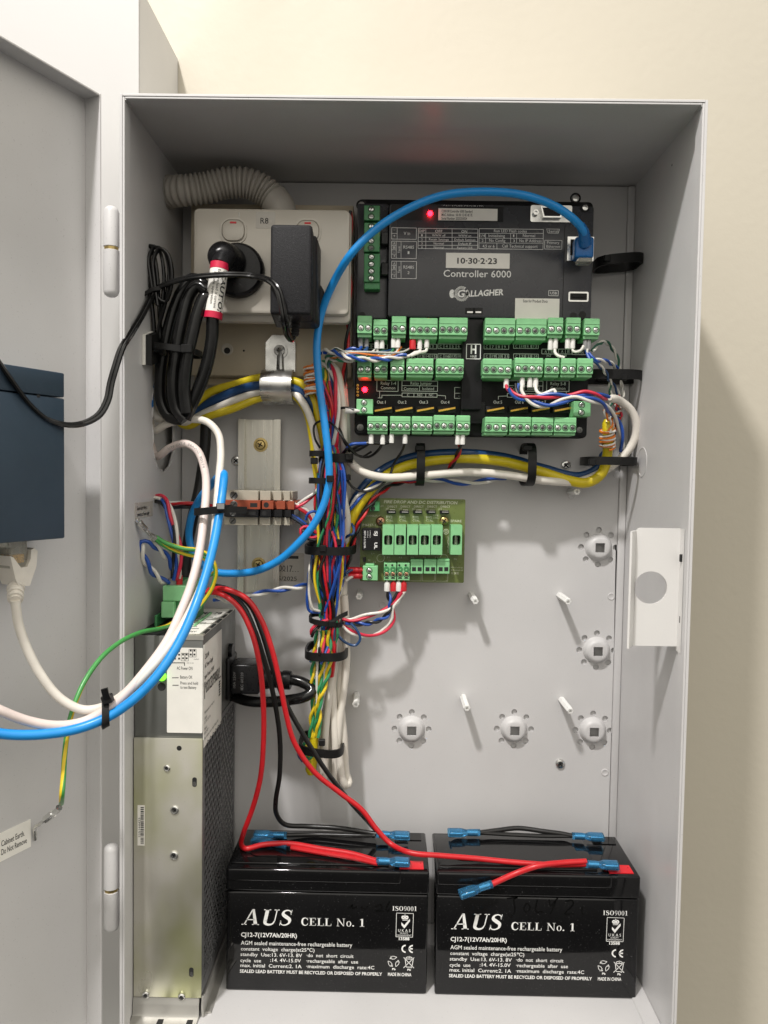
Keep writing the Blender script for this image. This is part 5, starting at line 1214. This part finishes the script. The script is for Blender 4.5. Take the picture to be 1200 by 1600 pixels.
# ================================================================== twisted pairs
def pair(pts, ma, mb_, label, r=1.15, pitch=22, cat='wire', group=None, fer=None, fend=None, ph=0.0):
    pa = spline([p if isinstance(p, Vector) else atw(*p) for p in pts], 1.6); T_, X_ = frames(pa)
    t = thing('twisted_pair', pa[len(pa)//2], label, cat, group); s = 0; A = []; B = []
    for i, p in enumerate(pa):
        if i: s += (pa[i]-pa[i-1]).length
        y = T_[i].cross(X_[i]); a = 2*math.pi*s/pitch + ph; o = (X_[i]*math.cos(a)+y*math.sin(a))*r*1.02; A.append(p+o); B.append(p-o)
    part('conductor', MB().add(sweep(A, r, 8)), ma, t); part('conductor', MB().add(sweep(B, r, 8)), mb_, t)
    return t
def ferrule(px, py, m, parent, Y=-32, L=16, w=1.9, d=(0,0,-1)):
    q = atw(px, py, Y); d = Vector(d).normalized()
    return part('ferrule', MB().add(lathe([(.9,-4),(.9,0),(w*.8,.3),(w,2),(w,L*.34)], 10, q, d)), m, parent)
def wire(pts, r, m, label, group=None, cat='wire'): 
    pp = [p if isinstance(p, Vector) else atw(*p) for p in pts]
    t = thing('wire', pp[len(pp)//2], label, cat, group); part('insulation', MB().add(tube(pp, r, 8, 2.0)), m, t); return t
def tail(t, pts, r, m): part('conductor', MB().add(tube([p if isinstance(p, Vector) else atw(*p) for p in pts], r, 8, 1.6)), m, t)
t = pair([(556,545,-36),(540,549,-40),(522,553,-42),(508,548,-42),(498,556,-42),(492,575,-44)], BLU, WHT, 'blue and white pair leaving the top left terminal row', pitch=18)
for px, m in ((564,FERG),(573,FERG)): ferrule(px, 527, m, t, Y=-30, L=22)
tail(t, [(565,540,-30),(562,546,-33),(553,546,-36)], 1.2, BLU); tail(t, [(574,540,-30),(571,549,-33),(553,548,-36)], 1.2, DBLU)
t = pair([(596,551,-33),(580,556,-36),(560,559,-40),(540,556,-44),(522,554,-46),(510,560,-46),(514,570,-40)], DGRN, WHT, 'green and white pair crossing under the first terminal row', pitch=16, r=1.0)
for px in (589,597): ferrule(px, 531, FERW, t, Y=-32, L=20)
tail(t, [(589,543,-32),(590,549,-32),(595,552,-33)], 1.0, WHT); tail(t, [(597,543,-32),(598,549,-32),(596,552,-33)], 1.0, DGRN)
t = pair([(610,552,-32),(600,556,-34),(585,558,-36),(565,561,-40),(545,563,-42),(520,562,-42),(505,566,-40)], GRN, WHT, 'green and white pair from the third plug of the top row', pitch=16, r=1.0, ph=1)
for px in (615,622): ferrule(px, 528, FERW, t, Y=-32, L=22)
tail(t, [(615,540,-32),(614,547,-32),(609,552,-32)], 1.0, GRN); tail(t, [(622,540,-32),(620,550,-32),(610,553,-32)], 1.0, WHT)
t = wire([(656,541,-32),(656,549,-33),(648,551,-36),(640,556,-37),(620,558,-37),(590,560,-39),(555,560,-44),(530,553,-46),(505,552,-44)], 1.2, WHT, 'white wire curling out of the wide top left plug')
ferrule(656, 530, FERW, t, L=22); ferrule(667, 528, FERW, t, L=22); tail(t, [(667,541,-32),(666,548,-33),(655,551,-36),(642,556,-38)], 1.2, WHT)
t2 = wire([(645,541,-32),(645,545,-31)], 1.2, BLK, 'red ferrule wire end in the wide top left plug'); ferrule(645, 529, FERR, t2, L=24, w=2.6)
t = pair([(635,555,-38),(610,560,-40),(580,562,-44),(550,559,-48),(525,551,-48),(507,549,-46)], BLU, WHT, 'blue and white pair lying over the second terminal row', pitch=20)
# right side
for px, lab in ((860,'left'),(868,'right')): pass
t = wire([(868,540,-32),(867,550,-33),(872,556,-35),(882,559,-36)], 1.2, WHT, 'white wire hooked under the eighth plug of the top row'); ferrule(868, 528, FERW, t, L=24); ferrule(860, 530, FERW, t, L=24)
t = wire([(895,541,-32),(895,548,-33),(900,550,-34),(908,547,-36),(912,540,-36)], 1.0, WHT, 'pale green hooked wire under the ninth plug of the top row'); ferrule(887, 528, FERW, t, L=24); ferrule(895, 528, FERW, t, L=24)
t = pair([(917,546,-32),(921,556,-33),(930,562,-34),(945,564,-34),(955,568,-33),(964,576,-30)], BLU, WHT, 'blue and white pair from the last plug of the top row', pitch=18, r=1.0)
for px in (915,920): ferrule(px, 530, FERG, t, Y=-32, L=24)
tail(t, [(915,545,-32),(917,552,-33),(922,562,-36)], 1.2, BLU)
pair([(926,548,-30),(935,538,-28),(945,534,-26),(955,542,-24),(963,556,-24),(967,570,-24),(967,580,-22)], DGRN, WHT, 'dark green and white pair looping above the right cable ring', pitch=18, r=.9)
pair([(918,562,-34),(928,567,-34),(938,573,-32),(946,582,-30),(955,598,-26),(963,608,-24),(968,622,-24)], DBLU, WHT, 'blue and white pair diving into the right cable ring', pitch=18, r=.9)
pair([(954,594,-24),(953,610,-24),(956,625,-26),(952,640,-26)], DGRN, WHT, 'green and white pair under the right cable ring', pitch=14, r=.8)
pair([(970,594,-22),(972,606,-22),(974,618,-22),(971,630,-24)], GREYC, WHT, 'pale twisted pair hanging under the right cable ring', pitch=14, r=.8)
t = pair([(795,607,-37),(802,616,-38),(815,622,-39),(840,620,-40),(868,618,-41),(895,618,-41),(915,614,-41),(930,616,-40),(950,622,-39)], PINKR, BLU, 'red and blue pair swinging across the lower right plugs', pitch=46, r=1.3)
ferrule(791, 591, FERW, t, L=22, w=2.0); tail(t, [(791,602,-33),(793,608,-36),(800,615,-38)], 1.3, PINKR); tail(t, [(806,600,-33),(807,610,-36),(812,620,-39)], 1.3, BLK)
t = pair([(818,618,-38),(835,630,-40),(855,634,-41),(875,628,-42),(900,621,-42),(920,624,-42),(940,630,-40),(955,645,-36),(966,660,-32),(972,685,-28),(972,705,-22)], BLU, WHT, 'blue and white pair dropping over the lower right plug to the cable ring', pitch=44, r=1.3)
for px in (816,828,837): ferrule(px, 590, FERW, t, L=22, w=2.0)
tail(t, [(816,601,-33),(815,610,-36),(822,622,-39)], 1.3, WHT); tail(t, [(837,601,-33),(838,610,-35),(845,616,-38),(858,612,-39),(866,609,-40),(868,614,-41)], 1.3, WHT); tail(t, [(810,600,-33),(808,612,-36),(818,625,-39)], 1.3, BLU)
rs = random.Random(21)
for k, (nm_, m) in enumerate((('blue',BLU),('white',WHT),('green',DGRN),('navy',DBLU),('orange',ORG),('pale grey',GREYC))):
    x = 575+k*13; wire([(x, 545+rs.uniform(-4,4), -30), (x-14, 553+rs.uniform(-4,4), -36), (545, 556+rs.uniform(-6,6), -42), (524, 552+rs.uniform(-8,8), -46), (512, 560+rs.uniform(-6,6), -44), (514+rs.uniform(-6,6), 590, -40), (518+rs.uniform(-5,5), 640, -38)], .75, m, 'hair thin %s strand crossing from the top terminals into the bundle' % nm_)
# orange pairs wound round the yellow cables
def winding(c0, c1, R, n, m1, m2, label, Y):
    a, b = atw(*c0, Y), atw(*c1, Y); ax, ay, d = frame_of(b-a); L = (b-a).length; t = thing('wound_wire', a, label, 'wire'); rw = random.Random(int(c0[0]))
    for j, m in enumerate((m1, m2)):
        pts = []
        for k in range(n*14+1):
            an = 2*math.pi*k/14 + j*.5; z = L*k/(n*14) + 1.3*math.sin(an*.37+j) + j*.9; rr = R + .5*math.sin(k*.21+j*2)
            pts.append(a + d*z + ax*(rr*math.cos(an)) + ay*(rr*math.sin(an)))
        part('conductor', MB().add(sweep(pts, .85, 6)), m, t)
    return t
winding((949,701),(949,672), 5.4, 7, ORG, WHT, 'orange and white pair wound round the right yellow cable', -25)
winding((486,568),(487,618), 5.2, 8, ORG, WHT, 'orange and white pair wound beside the saddle clamp', -40)
pair([(951,676,-30),(956,662,-32),(948,652,-32),(944,640,-30)], ORG, WHT, 'loose orange and white pair above the winding', pitch=12, r=.8)
pair([(960,672,-28),(955,655,-30),(966,645,-28),(970,640,-26),(960,632,-26)], ORG, WHT, 'orange and white pair curling near the white cable end', pitch=11, r=.8)
pair([(955,690,-20),(962,668,-24),(968,652,-26)], RED, BLK, 'red and black strands behind the orange winding', pitch=9, r=1.0)
pair([(966,618,-24),(962,632,-26),(966,642,-26),(972,650,-26)], PINKR, DBLU, 'crimson and blue strands beside the white cable end', pitch=9, r=1.0)
# bottom row ferrules and wires
t = wire([(580,690,-30),(572,696,-32),(555,704,-34),(545,700,-38),(535,710,-40)], 1.2, BLK, 'black wire leaving the bottom left plug'); ferrule(580, 678, FERW, t, L=22)
t = wire([(598,691,-30),(592,702,-31),(575,714,-30),(560,712,-30),(545,700,-32),(538,690,-34),(530,670,-36),(520,665,-38)], 1.1, BLK, 'thin black wire looping under the bottom left plug'); ferrule(598, 679, FERW, t, L=22)
t = wire([(580,692,-32),(566,693,-34),(550,694,-36),(538,706,-38),(532,715,-40)], 1.2, BLU, 'blue wire leaving the bottom left plug')
t = wire([(612,689,-30),(606,692,-31),(592,693,-32),(575,692,-33),(560,697,-34),(545,705,-38)], 1.2, BLK, 'black wire with white ferrule in the second bottom plug'); ferrule(612, 677, FERW, t, L=22)
t = wire([(633,690,-30),(628,705,-30),(615,725,-34),(608,745,-36),(590,762,-38),(570,768,-40),(552,762,-40),(540,745,-40),(532,720,-38)], 1.0, BLK, 'long thin black wire from the second bottom plug crossing the yellow cable'); ferrule(633, 678, FERW, t, L=22)
t = pair([(719,692,-31),(717,705,-32),(710,720,-33),(701,733,-26),(690,742,-18),(640,752,-16),(612,758,-22),(590,775,-30),(570,800,-34),(557,830,-34),(548,860,-32),(541,890,-30)], RED, BLK, 'red and black pair from the bottom supply plug down to the bundle', pitch=26, r=1.15)
for px in (715,723): ferrule(px, 678, FERW, t, Y=-32, L=24)
pair([(545,798,-36),(562,775,-37),(590,756,-36),(618,747,-32),(645,748,-26),(690,750,-24),(730,755,-22),(760,751,-22),(790,746,-20)], WHT, BLU, 'white and blue pair twisting along the arching yellow cable', pitch=44, r=1.3)
t = wire([(553,640,-34),(540,637,-36),(528,640,-40),(520,655,-42)], 1.0, BLK, 'thin black wire with white ferrule at the small left plug'); part('ferrule', MB().add(lathe([(.8,-3),(1.6,0),(2.4,3),(2.4,8)], 10, atw(556,642,-32), (-1,0,0))), FERW, t)
# fire board wires
def fw(px, m, t): ferrule(px, 909, m, t, Y=-33, L=22, w=2.5)
t = pair([(628,925,-34),(620,940,-34),(600,954,-36),(570,963,-38),(548,969,-38),(535,968,-38)], WHT, PINKR, 'red and white pair from the board to the lower bundle tie', pitch=52, r=1.2)
fw(615, FERR, t); fw(631, FERR, t)
t = pair([(606,925,-34),(610,945,-35),(606,960,-36),(590,970,-37),(565,975,-38),(540,972,-38)], BLU, BLK, 'blue and black pair sagging from the board to the bundle', pitch=16, r=1.15)
fw(605, FERW, t); fw(623, FERW, t); tail(t, [(623,921,-33),(618,930,-34),(611,942,-35)], 1.15, BLK)
pair([(631,922,-34),(622,935,-34),(614,950,-34),(614,968,-34),(600,985,-35),(575,994,-36),(550,988,-38),(532,975,-38)], PINKR, WHT, 'crimson and white pair drooping lowest from the board', pitch=60, r=1.2, ph=1.4)
t = pair([(541,897,-36),(532,905,-36),(530,925,-34),(522,945,-32)], DBLU, WHT, 'navy and white wires feeding the red ferrules of the board', pitch=60, r=1.2)
for py in (891, 900): part('ferrule', MB().add(lathe([(1.2,-4),(1.2,0),(2.4,.5),(2.4,11)], 12, at(566,py,-33), (-1,.0,0))), FERR, t)
tail(t, [(556,891,-33),(548,891,-35),(541,896,-36)], 1.2, DBLU); tail(t, [(556,900,-33),(548,902,-35),(540,908,-36)], 1.2, WHT)
wire([(548,974,-40),(558,985,-42),(563,998,-42),(556,1008,-42),(544,1006,-42),(530,995,-42),(524,980,-40)], 1.1, DBLU, 'navy wire forming a small loop right of the bundle')
wire([(494,870,-40),(484,890,-42),(481,915,-44),(480,940,-44),(484,955,-42),(500,957,-42)], 1.15, BLU, 'blue wire bowing out on the left of the bundle')
wire([(490,865,-40),(485,880,-44),(483,905,-46),(484,935,-46),(490,952,-44),(500,955,-42)], 1.1, WHT, 'white wire bowing out on the left of the bundle')
pair([(482,913,-42),(468,917,-36),(445,920,-32),(420,924,-32),(395,930,-36),(375,937,-44),(355,938,-56),(335,935,-68)], BLU, WHT, 'blue and white pair from the bundle across to the power supply', pitch=34, r=1.3)
# rail terminal wires
for i, (m, dy, lab) in enumerate(((PINKR,0,'crimson'),(WHT,-4,'white'),(RED,4,'red'),(BLK,10,'black'),(BLU,8,'blue'),(DBLU,13,'navy'),(BLK,16,'second black'))):
    y0 = 787 if i < 3 else 801
    wire([(436,y0+i-3,-40),(452,y0+dy*.5-2,-44),(468,y0+6+dy*.6,-44),(484,y0+18+dy*.8,-42),(496,830+i*3,-40),(505,850+i*2,-38)], 1.15, m, lab+' wire bending from the rail terminals into the bundle')
pair([(452,797,-42),(465,790,-44),(480,780,-44),(492,770,-42),(500,752,-40)], WHT, PINKR, 'white and crimson pair rising from the rail terminals', pitch=50, r=1.15)
pair([(495,833,-48),(480,825,-50),(472,828,-52),(475,838,-52),(490,842,-50),(508,836,-48)], PINKR, BLK, 'crimson and black loop in front of the bundle', pitch=40, r=1.2)
wire([(498,802,-46),(490,799,-48),(481,803,-48),(478,812,-46)], 1.1, BLU, 'short blue curl left of the bundle')
wire([(540,840,-40),(546,836,-42),(552,834,-42),(553,826,-40),(549,818,-38)], 1.1, DBLU, 'short navy curl right of the bundle')
wire([(500,700,-48),(492,685,-50),(491,665,-50),(500,658,-52),(515,660,-52),(528,672,-50),(540,690,-46),(552,705,-42),(565,714,-40),(580,706,-38)], .9, BLK, 'thin black wire circling the blue network cable')
# wires from the left wall down into the power supply plug
ent = atx(244,776,0)
pair([Vector((-3,ent.y,ent.z)), (252,777,-76),(262,785,-80),(270,810,-84),(278,840,-86),(281,870,-86),(280,895,-84),(278,905,-82)], PINKR, WHT, 'crimson and white pair dropping from the left wall to the power supply', pitch=52, r=1.3)
t = pair([Vector((-3,ent.y+2,ent.z-3)), (254,785,-78),(263,805,-82),(270,830,-86),(273,860,-88),(272,890,-86),(270,905,-84)], BLU, BLK, 'blue and black pair dropping from the left wall to the power supply', pitch=60, r=1.3)
part('ferrule', MB().add(lathe([(2.6,0),(2.6,9),(1.6,9.5)], 12, at(280,918,-80), (0,0,1))), FERR, t); part('ferrule', MB().add(lathe([(3.2,0),(3.2,8),(2.4,8.5)], 12, at(269,921,-82), (0,0,1))), FERG, t)
pair([(273,893,-84),(262,872,-90),(248,858,-98),(232,846,-104),(222,848,-106),(221,860,-106),(228,878,-102),(240,895,-96),(252,906,-90),(262,910,-84)], WHT, BLU, 'white and blue pair making a wide loop by the left wall', pitch=24, r=1.4)
t = pair([Vector((-3,ent.y+4,ent.z+1)), (262,789,-62),(285,789,-50),(310,790,-46),(340,792,-48),(352,795,-48)], RED, BLK, 'red and black wires from the left wall to the rail terminals', pitch=120, r=1.5)
tail(t, [(258,785,-64),(285,785,-50),(310,787,-46),(345,793,-48)], 1.2, WHT)
# dense core of thin wires in the bundle
core = [(505,600),(512,640),(517,690),(517,740),(516,800),(516,850),(512,900),(514,960),(512,1000),(508,1030)]
rc_ = random.Random(7)
cols = [('red',RED),('red',PINKR),('red',PINKR),('blue',BLU),('blue',DBLU),('blue',BLU),('black',BLK),('black',BLK),('black',BLK),('white',WHT),('yellow',YELW),('green',GRN)]
for i in range(126):
    nm_, m = cols[i % len(cols)]; s0 = rc_.choice((0,1,2,2,3,3,4)); s1 = rc_.choice((6,7,7,8,9,9))
    if s1-s0 < 3: s1 = s0+3
    ph, am_, dv = rc_.uniform(0,6.28), rc_.uniform(4,24), rc_.uniform(-16,6); pts = []
    for k in range(s0, min(s1, len(core)-1)+1):
        cx, cy = core[k]; pin = .55 if k in (2,7,8) else 1.0
        if k <= 2: pin *= .55
        pts.append((cx + pin*am_*math.sin(ph+k*rc_.uniform(.35,.9)) + rc_.uniform(-2,2), cy+rc_.uniform(-8,8), -38+dv*pin+rc_.uniform(-2,2)))
    solo('wire', MB().add(tube([atw(*p) for p in pts], 1.1, 7, 3)), m, 'thin %s wire packed among others in the central bundle' % nm_, 'wire', 'thin %s wires in the central bundle' % nm_)
# twisted yellow-green pairs, upper and lower
for j, (a, b) in enumerate((((506,575,-40),(516,700,-42)), ((512,580,-36),(521,705,-40)))):
    pair([a, ((a[0]*2+b[0])/3+2, 620, -40), ((a[0]+2*b[0])/3+2, 660, -42), b], YELW, GRN, 'yellow and green pair in the upper bundle, %s the other' % ('left of' if j == 0 else 'right of'), pitch=20, r=1.1)
pair([(503,566,-38),(514,572,-40),(524,595,-42),(527,640,-42),(524,690,-42),(521,705,-40)], PINKR, WHT, 'crimson and white pair curving over the top of the bundle', pitch=70, r=1.4)
for j, (xs, lab) in enumerate((([497,491,488,490,487,486],'outermost on the left of the lower bundle'), ([503,505,500,497,495,492],'second from the left in the lower bundle'), ([512,516,509,500,498,496],'swinging across the lower bundle'), ([508,503,496,494,499,494],'behind the others in the lower bundle'))):
    pair([(x, y, -44-2*(j % 3)) for x, y in zip(xs, (985,1030,1065,1095,1125,1152))], YELW, GRN, 'yellow and green pair '+lab, pitch=26-j, r=1.25, ph=j)
wire([(500,975,-46),(497,1020,-48),(495,1060,-48),(495,1100,-46)], 1.0, WHT, 'thin white wire in front of the lower yellow pairs')
wire([(501,985,-42),(500,1030,-44),(497,1070,-42)], 2.4, BLK, 'thick black wire ending in the lower bundle')
wire([(519,960,-42),(520,1005,-44),(518,1040,-44),(516,1056,-42)], 3.0, RED, 'red sleeved wire ending in the lower bundle')
wire([(512,960,-40),(510,1000,-42),(507,1025,-42)], 2.0, YELW, 'short yellow wire above the wide lower cable ring')
pair([(477,1160,-40),(474,1178,-42),(480,1188,-42),(487,1178,-42),(484,1166,-40)], YELW, GRN, 'small yellow and green loop below the lowest cable ring', pitch=18, r=1.2)
wire([(472,1165,-38),(468,1178,-40),(474,1188,-38)], 2.2, DBLU, 'navy wire end below the lowest cable ring')
pair([(512,968,-48),(500,975,-50),(489,985,-52),(487,993,-50)], PINKR, BLK, 'crimson and black wire ends left of the bundle knot', pitch=40, r=1.3)
# red-black supply pair behind the outlet's right edge
pair([(548,330,-24),(546,380,-24),(546,440,-24),(545,500,-26),(541,550,-26),(537,600,-26),(535,625,-26)], RED, BLK, 'red and black pair running down between outlet and controller', pitch=46, r=1.2)
cable('data_cable', [(322,655,-18),(320,700,-16),(312,760,-16),(303,800,-20),(292,860,-26),(288,920,-30),(290,960,-34)], 4.6, BLK, 'thick black cable dropping behind the rail to the power supply')
cable('data_cable', [(240,560,-70),(237,580,-72),(234,610,-76),(233,640,-80)], 3.2, ETHP, 'short azure cable showing beside the heavy black flex')
cable('data_cable', [Vector((-10,-60,480)),(246,652,-68),(275,648,-66),(300,645,-62)], 3.0, CABW, 'white cable crossing the top of the side cut-out')

# ================================================================== cable rings and ties
def ring(px, py, Y, a, b, w, label, tilt=0, th=1.7, grp=None, name='cable_ring', axis=(0,0,1)):
    c = at(px, py, Y)
    t = thing(name, c, label, 'cable ring' if name == 'cable_ring' else 'cable tie', grp)
    if axis == (0,0,1): lp = loop_path(c, (1,0,tilt), (0,1,0), a, b, 3.2)
    else: lp = loop_path(c, (0,0,1), (0,1,0), a, b, 3.2)
    part('band', MB().add(strap(lp, axis, w, th)), TIE, t); return t
def latch(t, px, py, Y, w=5, h=5, d=4): q = at(px, py, Y); part('latch', box(q.x-w/2, q.x+w/2, Y-d/2, Y+d/2, q.z-h/2, q.z+h/2, .5), TIE, t)
def foot(t, px, py): q = at(px, py, -2); part('foot', box(q.x-5, q.x+5, -5, -.2, q.z-4, q.z+4, .8), TIE, t)
t = ring(965,411,-18,18,15,7.5,'empty black cable ring at the controller\'s upper right', .10); latch(t, 948,404,-32); foot(t, 940, 411)
t = ring(952,589,-20,24,19,7.5,'black cable ring beside the middle terminal rows'); latch(t, 975,589,-38); foot(t, 940,589)
t = ring(950,721,-22,20,22,6.5,'black cable ring round the rising yellow cable'); latch(t, 925,722,-40); foot(t, 935,722)
for px, wh_ in ((656,'left'),(824,'right')):
    t = ring(px,726,-21,16.5,23,6.6,'black upright clip %s over the arching cables' % ('nearer the bundle' if px < 700 else 'nearer the screw'), axis=(1,0,0)); latch(t, px, 700, -42, 7, 4)
t = ring(517,856,-30,19.5,29,6.5,'wide black cable ring round the bundle beside the board'); latch(t, 505,857,-59)
t = ring(511,1016,-30,16.5,25,6.5,'black cable ring round the bundle below the knot'); latch(t, 499,1017,-55,2,6)
t = ring(503,1162,-30,17.5,22,6.5,'lowest black cable ring on the bundle', -.10); latch(t, 503,1160,-52)
def tie(px, py, Y, a, b, label, w=4.0, tilt=0, tailp=None, head=None):
    t = ring(px, py, Y, a, b, w, label, tilt, 1.3, None, 'cable_tie')
    if head: latch(t, *head, 5.5, 5, 5)
    if tailp: part('tail', MB().add(strap([at(*p) for p in tailp], (0,.2,1), w*.9, 1.1, closed=False)), TIE, t)
    return t
tie(512,848,-34,14,17,'black tie just above the wide cable ring', head=(528,847,-52))
tie(510,968,-36,13,18,'black tie knotting the bundle under the board', tilt=-.15, head=(519,974,-55), tailp=[(519,972,-56),(530,964,-56),(543,958,-52)])
tie(525,716,-40,13,12,'broad black tie at the controller\'s lower left corner', w=7, head=(546,714,-52))
tie(503,751,-50,9,18,'black tie holding blue and white cables together', w=4.5, head=(516,748,-70))
tie(535,746,-40,6,7,'small black tie on the white cable with handwriting', w=4, head=(541,746,-48))
tie(497,709,-44,6,9,'black tie round the white cable left of the network cable', w=4.5, head=(491,720,-50))
c = at(336,799,-108)
t = tie(333,797,-123,12,8,'black tie binding the pale and azure cables beside the rail', w=5, tilt=.12, head=(345,792,-134), tailp=[(345,796,-132),(362,796,-126),(385,797,-116)])
part('tie_shine', box(*(lambda q: (q.x-2.4, q.x+2.4, -137.4, -136.8, q.z-1.8, q.z+1.8))(at(345,791,-137))), FERG, t)  # small grey label square on the head of the tie
pa = at(165,1104,-198)
t = thing('cable_tie', pa, 'black tie with upright tail binding three cables by the hinge', 'cable tie')
ct = (at(165,1103,-198)+at(165,1122,-204))/2; dirv = (at(190,1090,-196)-at(140,1118,-206)).normalized(); upv = (at(165,1095,-198)-at(165,1130,-204)).normalized(); nv = dirv.cross(upv).normalized()
part('band', MB().add(strap(loop_path(ct, upv, nv, 8.6, 5.0, 2.6), dirv, 4.5, 1.4)), TIE, t)
part('latch', MB().add(box(-3,3,-2.5,2.5,-2.5,2.5,.5), Matrix.Translation(at(168,1092,-204)) @ Matrix.Rotation(-.3,4,'Y')), TIE, t)
part('tail', MB().add(strap([at(168,1092,-206), at(165,1084,-208), at(163,1076,-209)], (1,0,.3), 4, 1.2, closed=False)), TIE, t)

# ================================================================== mains lead into the power supply
ML = thing('mains_lead', (70,-33,205), 'black mains lead plugged into the side of the power supply', 'power lead')
a, b = at(366,1038,-46), at(403,1087,-46)
part('connector', box(X1+3.6, b.x+1, -47, -22, b.z+1, a.z, 1.6, 3), BLACK, ML)
c = at(405,1060,-36); d_ = at(452,1062,-40)
part('neck', MB().add(lathe([(9,0),(8.4,8),(7.0,14),(7.0,26)], 20, (c.x-1, -36, c.z), (1,-.05,-.03), sy=.95)), BLACK, ML)
part('neck_collar', MB().add(lathe([(7.4,0),(7.6,1),(7.6,6),(7.2,7)], 20, (c.x+19, -37, c.z-.5), (1,-.05,-.03))), BLACK, ML)
part('flex', MB().add(tube([at(440,1062,-38), at(455,1062,-40), at(472,1066,-42), at(485,1074,-44), at(488,1080,-46), at(478,1088,-48), at(450,1094,-46), at(415,1097,-42), at(385,1095,-36), at(365,1088,-28), at(352,1085,-20)], 4.3, 14)), CORD, ML)
P = Print(on_plane(-47.1)); q = at(368,1075,-47); P.text('10A 250V', q.x, q.z, 2.0, 13, 0, 0, math.pi/2); q = at(380,1078,-47); P.text('IEC 60320', q.x, q.z, 2.0, 14, 0, 0, math.pi/2); P.build('moulded_lettering', FERG, ML)

# ================================================================== battery leads
ZB = BH+4.5
def spade(parent, p0, p1, bare=True, L=30):
    """blue sleeved crimp: flat flag at p1, barrel towards p0"""
    p0 = Vector(p0); p1 = Vector(p1); d = (p1-p0).normalized(); s = Vector((0,0,1)).cross(d).normalized(); up = d.cross(s)
    Mx = Matrix(((d.x,s.x,up.x,p0.x),(d.y,s.y,up.y,p0.y),(d.z,s.z,up.z,p0.z),(0,0,0,1))); L = (p1-p0).length; mb = MB()
    prof = [(0,3.1,2.7),(L*.30,3.1,2.7),(L*.42,2.9,2.3),(L*.55,4.2,2.5),(L*.62,4.6,2.6),(L*.98,4.6,2.6),(L,4.3,2.3)]
    n = 20; v = []; f = []
    for x, a, b in prof:
        for k in range(n):
            t = 2*math.pi*k/n; c_, s_ = math.cos(t), math.sin(t); e = .55 if x > L*.5 else 1
            v.append((x, a*math.copysign(abs(c_)**e, c_), b*math.copysign(abs(s_)**e, s_)))
    for i in range(len(prof)-1):
        for k in range(n): k2 = (k+1) % n; f.append((i*n+k, i*n+k2, (i+1)*n+k2, (i+1)*n+k))
    mb.add((v, f), Mx); o = part('crimp_sleeve', mb, SPADE, parent)
    part('crimp_barrel', MB().add(lathe([(2.2,L*.08),(2.2,L*.40)], 12, (0,0,0), (1,0,0)), Mx).add(box(L*.55, L*.97, -3.6, 3.6, -1.4, 1.3, .5), Mx), TIN, o)
    return o
def lead(pts, r, m, label):
    pp = [p if isinstance(p, Vector) else at(*p) for p in pts]; t = thing('battery_lead', pp[-1], label, 'wire')
    part('insulation', MB().add(tube(pp, r, 12, 2.2)), m, t); return t
PT = at(318,925,-72)
z_ = lambda px, py, h=5: atz(px, py, BH+h)
rA0, rA1 = z_(588,1345), z_(640,1347)
t = lead([PT, (345,928,-78),(372,948,-82),(392,985,-84),(405,1035,-84),(411,1090,-82),(412,1150,-80),(407,1215,-78),(394,1265,-74),(381,1300,-70), z_(377,1318,4), z_(384,1326,4), z_(410,1320,5), z_(450,1318,6), z_(500,1326,6), z_(550,1334,6), rA0], 2.0, RED, 'red lead bending sharply at the left battery\'s far corner'); spade(t, rA0, rA1)
tail(t, [z_(455,1324,4), z_(500,1332,4), z_(550,1340,4), z_(590,1349,4)], 1.9, RED)
spade(t, z_(450,1322,4), z_(395,1312,4)); 
bA0, bA1 = z_(588,1303,7), z_(640,1306,6)
t = lead([PT+Vector((4,8,2)), (350,925,-70),(378,945,-74),(398,985,-76),(414,1035,-74),(428,1090,-70),(437,1150,-66),(437,1210,-62),(431,1250,-56),(432,1272,-50),(445,1288,-46), z_(480,1291,9), z_(530,1294,9), bA0], 1.9, BLK, 'black lead curving down to the left battery\'s rear connector'); spade(t, bA0, bA1)
bB0, bB1 = z_(448,1305,5), z_(397,1304,5)
t = lead([PT+Vector((6,12,3)), (355,920,-66),(390,945,-70),(408,985,-72),(425,1040,-72),(445,1095,-68),(475,1150,-64),(510,1205,-58),(545,1250,-52),(572,1280,-48), z_(590,1300,8)], 1.9, BLK, 'black lead running diagonally to the left battery\'s rear connector')
t = lead([z_(586,1306,6), z_(540,1305,5), z_(490,1304,4), bB0], 1.7, BLK, 'black link wire lying across the left battery top'); spade(t, bB0, bB1)
rC0, rC1 = z_(915,1350,5), z_(966,1352,5)
t = lead([PT+Vector((3,4,1)), (350,920,-76),(385,935,-80),(408,968,-82),(425,1015,-82),(438,1070,-80),(447,1115,-78),(460,1160,-76),(490,1205,-72),(530,1238,-68),(565,1265,-66),(588,1295,-66), z_(610,1318,9), z_(640,1332,8), z_(690,1337,7), z_(740,1341,5), z_(800,1347,4), z_(860,1351,4), rC0], 2.0, RED, 'long red lead crossing over to the right battery'); spade(t, rC0, rC1)
rD0 = at(769,1381,-98); rD1 = at(718,1398,-102)
t = lead([z_(916,1346,7), z_(880,1348,7), z_(840,1353,7), at(805,1365,-93), rD0], 2.1, RED, 'short red lead ending in a loose connector over the right battery'); spade(t, rD0, rD1)
kA0, kA1 = z_(894,1306,5), z_(943,1308,5); kB0, kB1 = z_(750,1301,6), z_(700,1301,6)
t = lead([kB0, z_(780,1297,7), z_(810,1294,8), z_(850,1299,7), z_(880,1303,6), kA0], 1.9, BLK, 'short black link lead arched along the right battery\'s rear edge'); spade(t, kA0, kA1); spade(t, kB0, kB1)
tail(t, [kB0, z_(800,1304,4), z_(850,1306,4), kA0], 1.7, BLK)
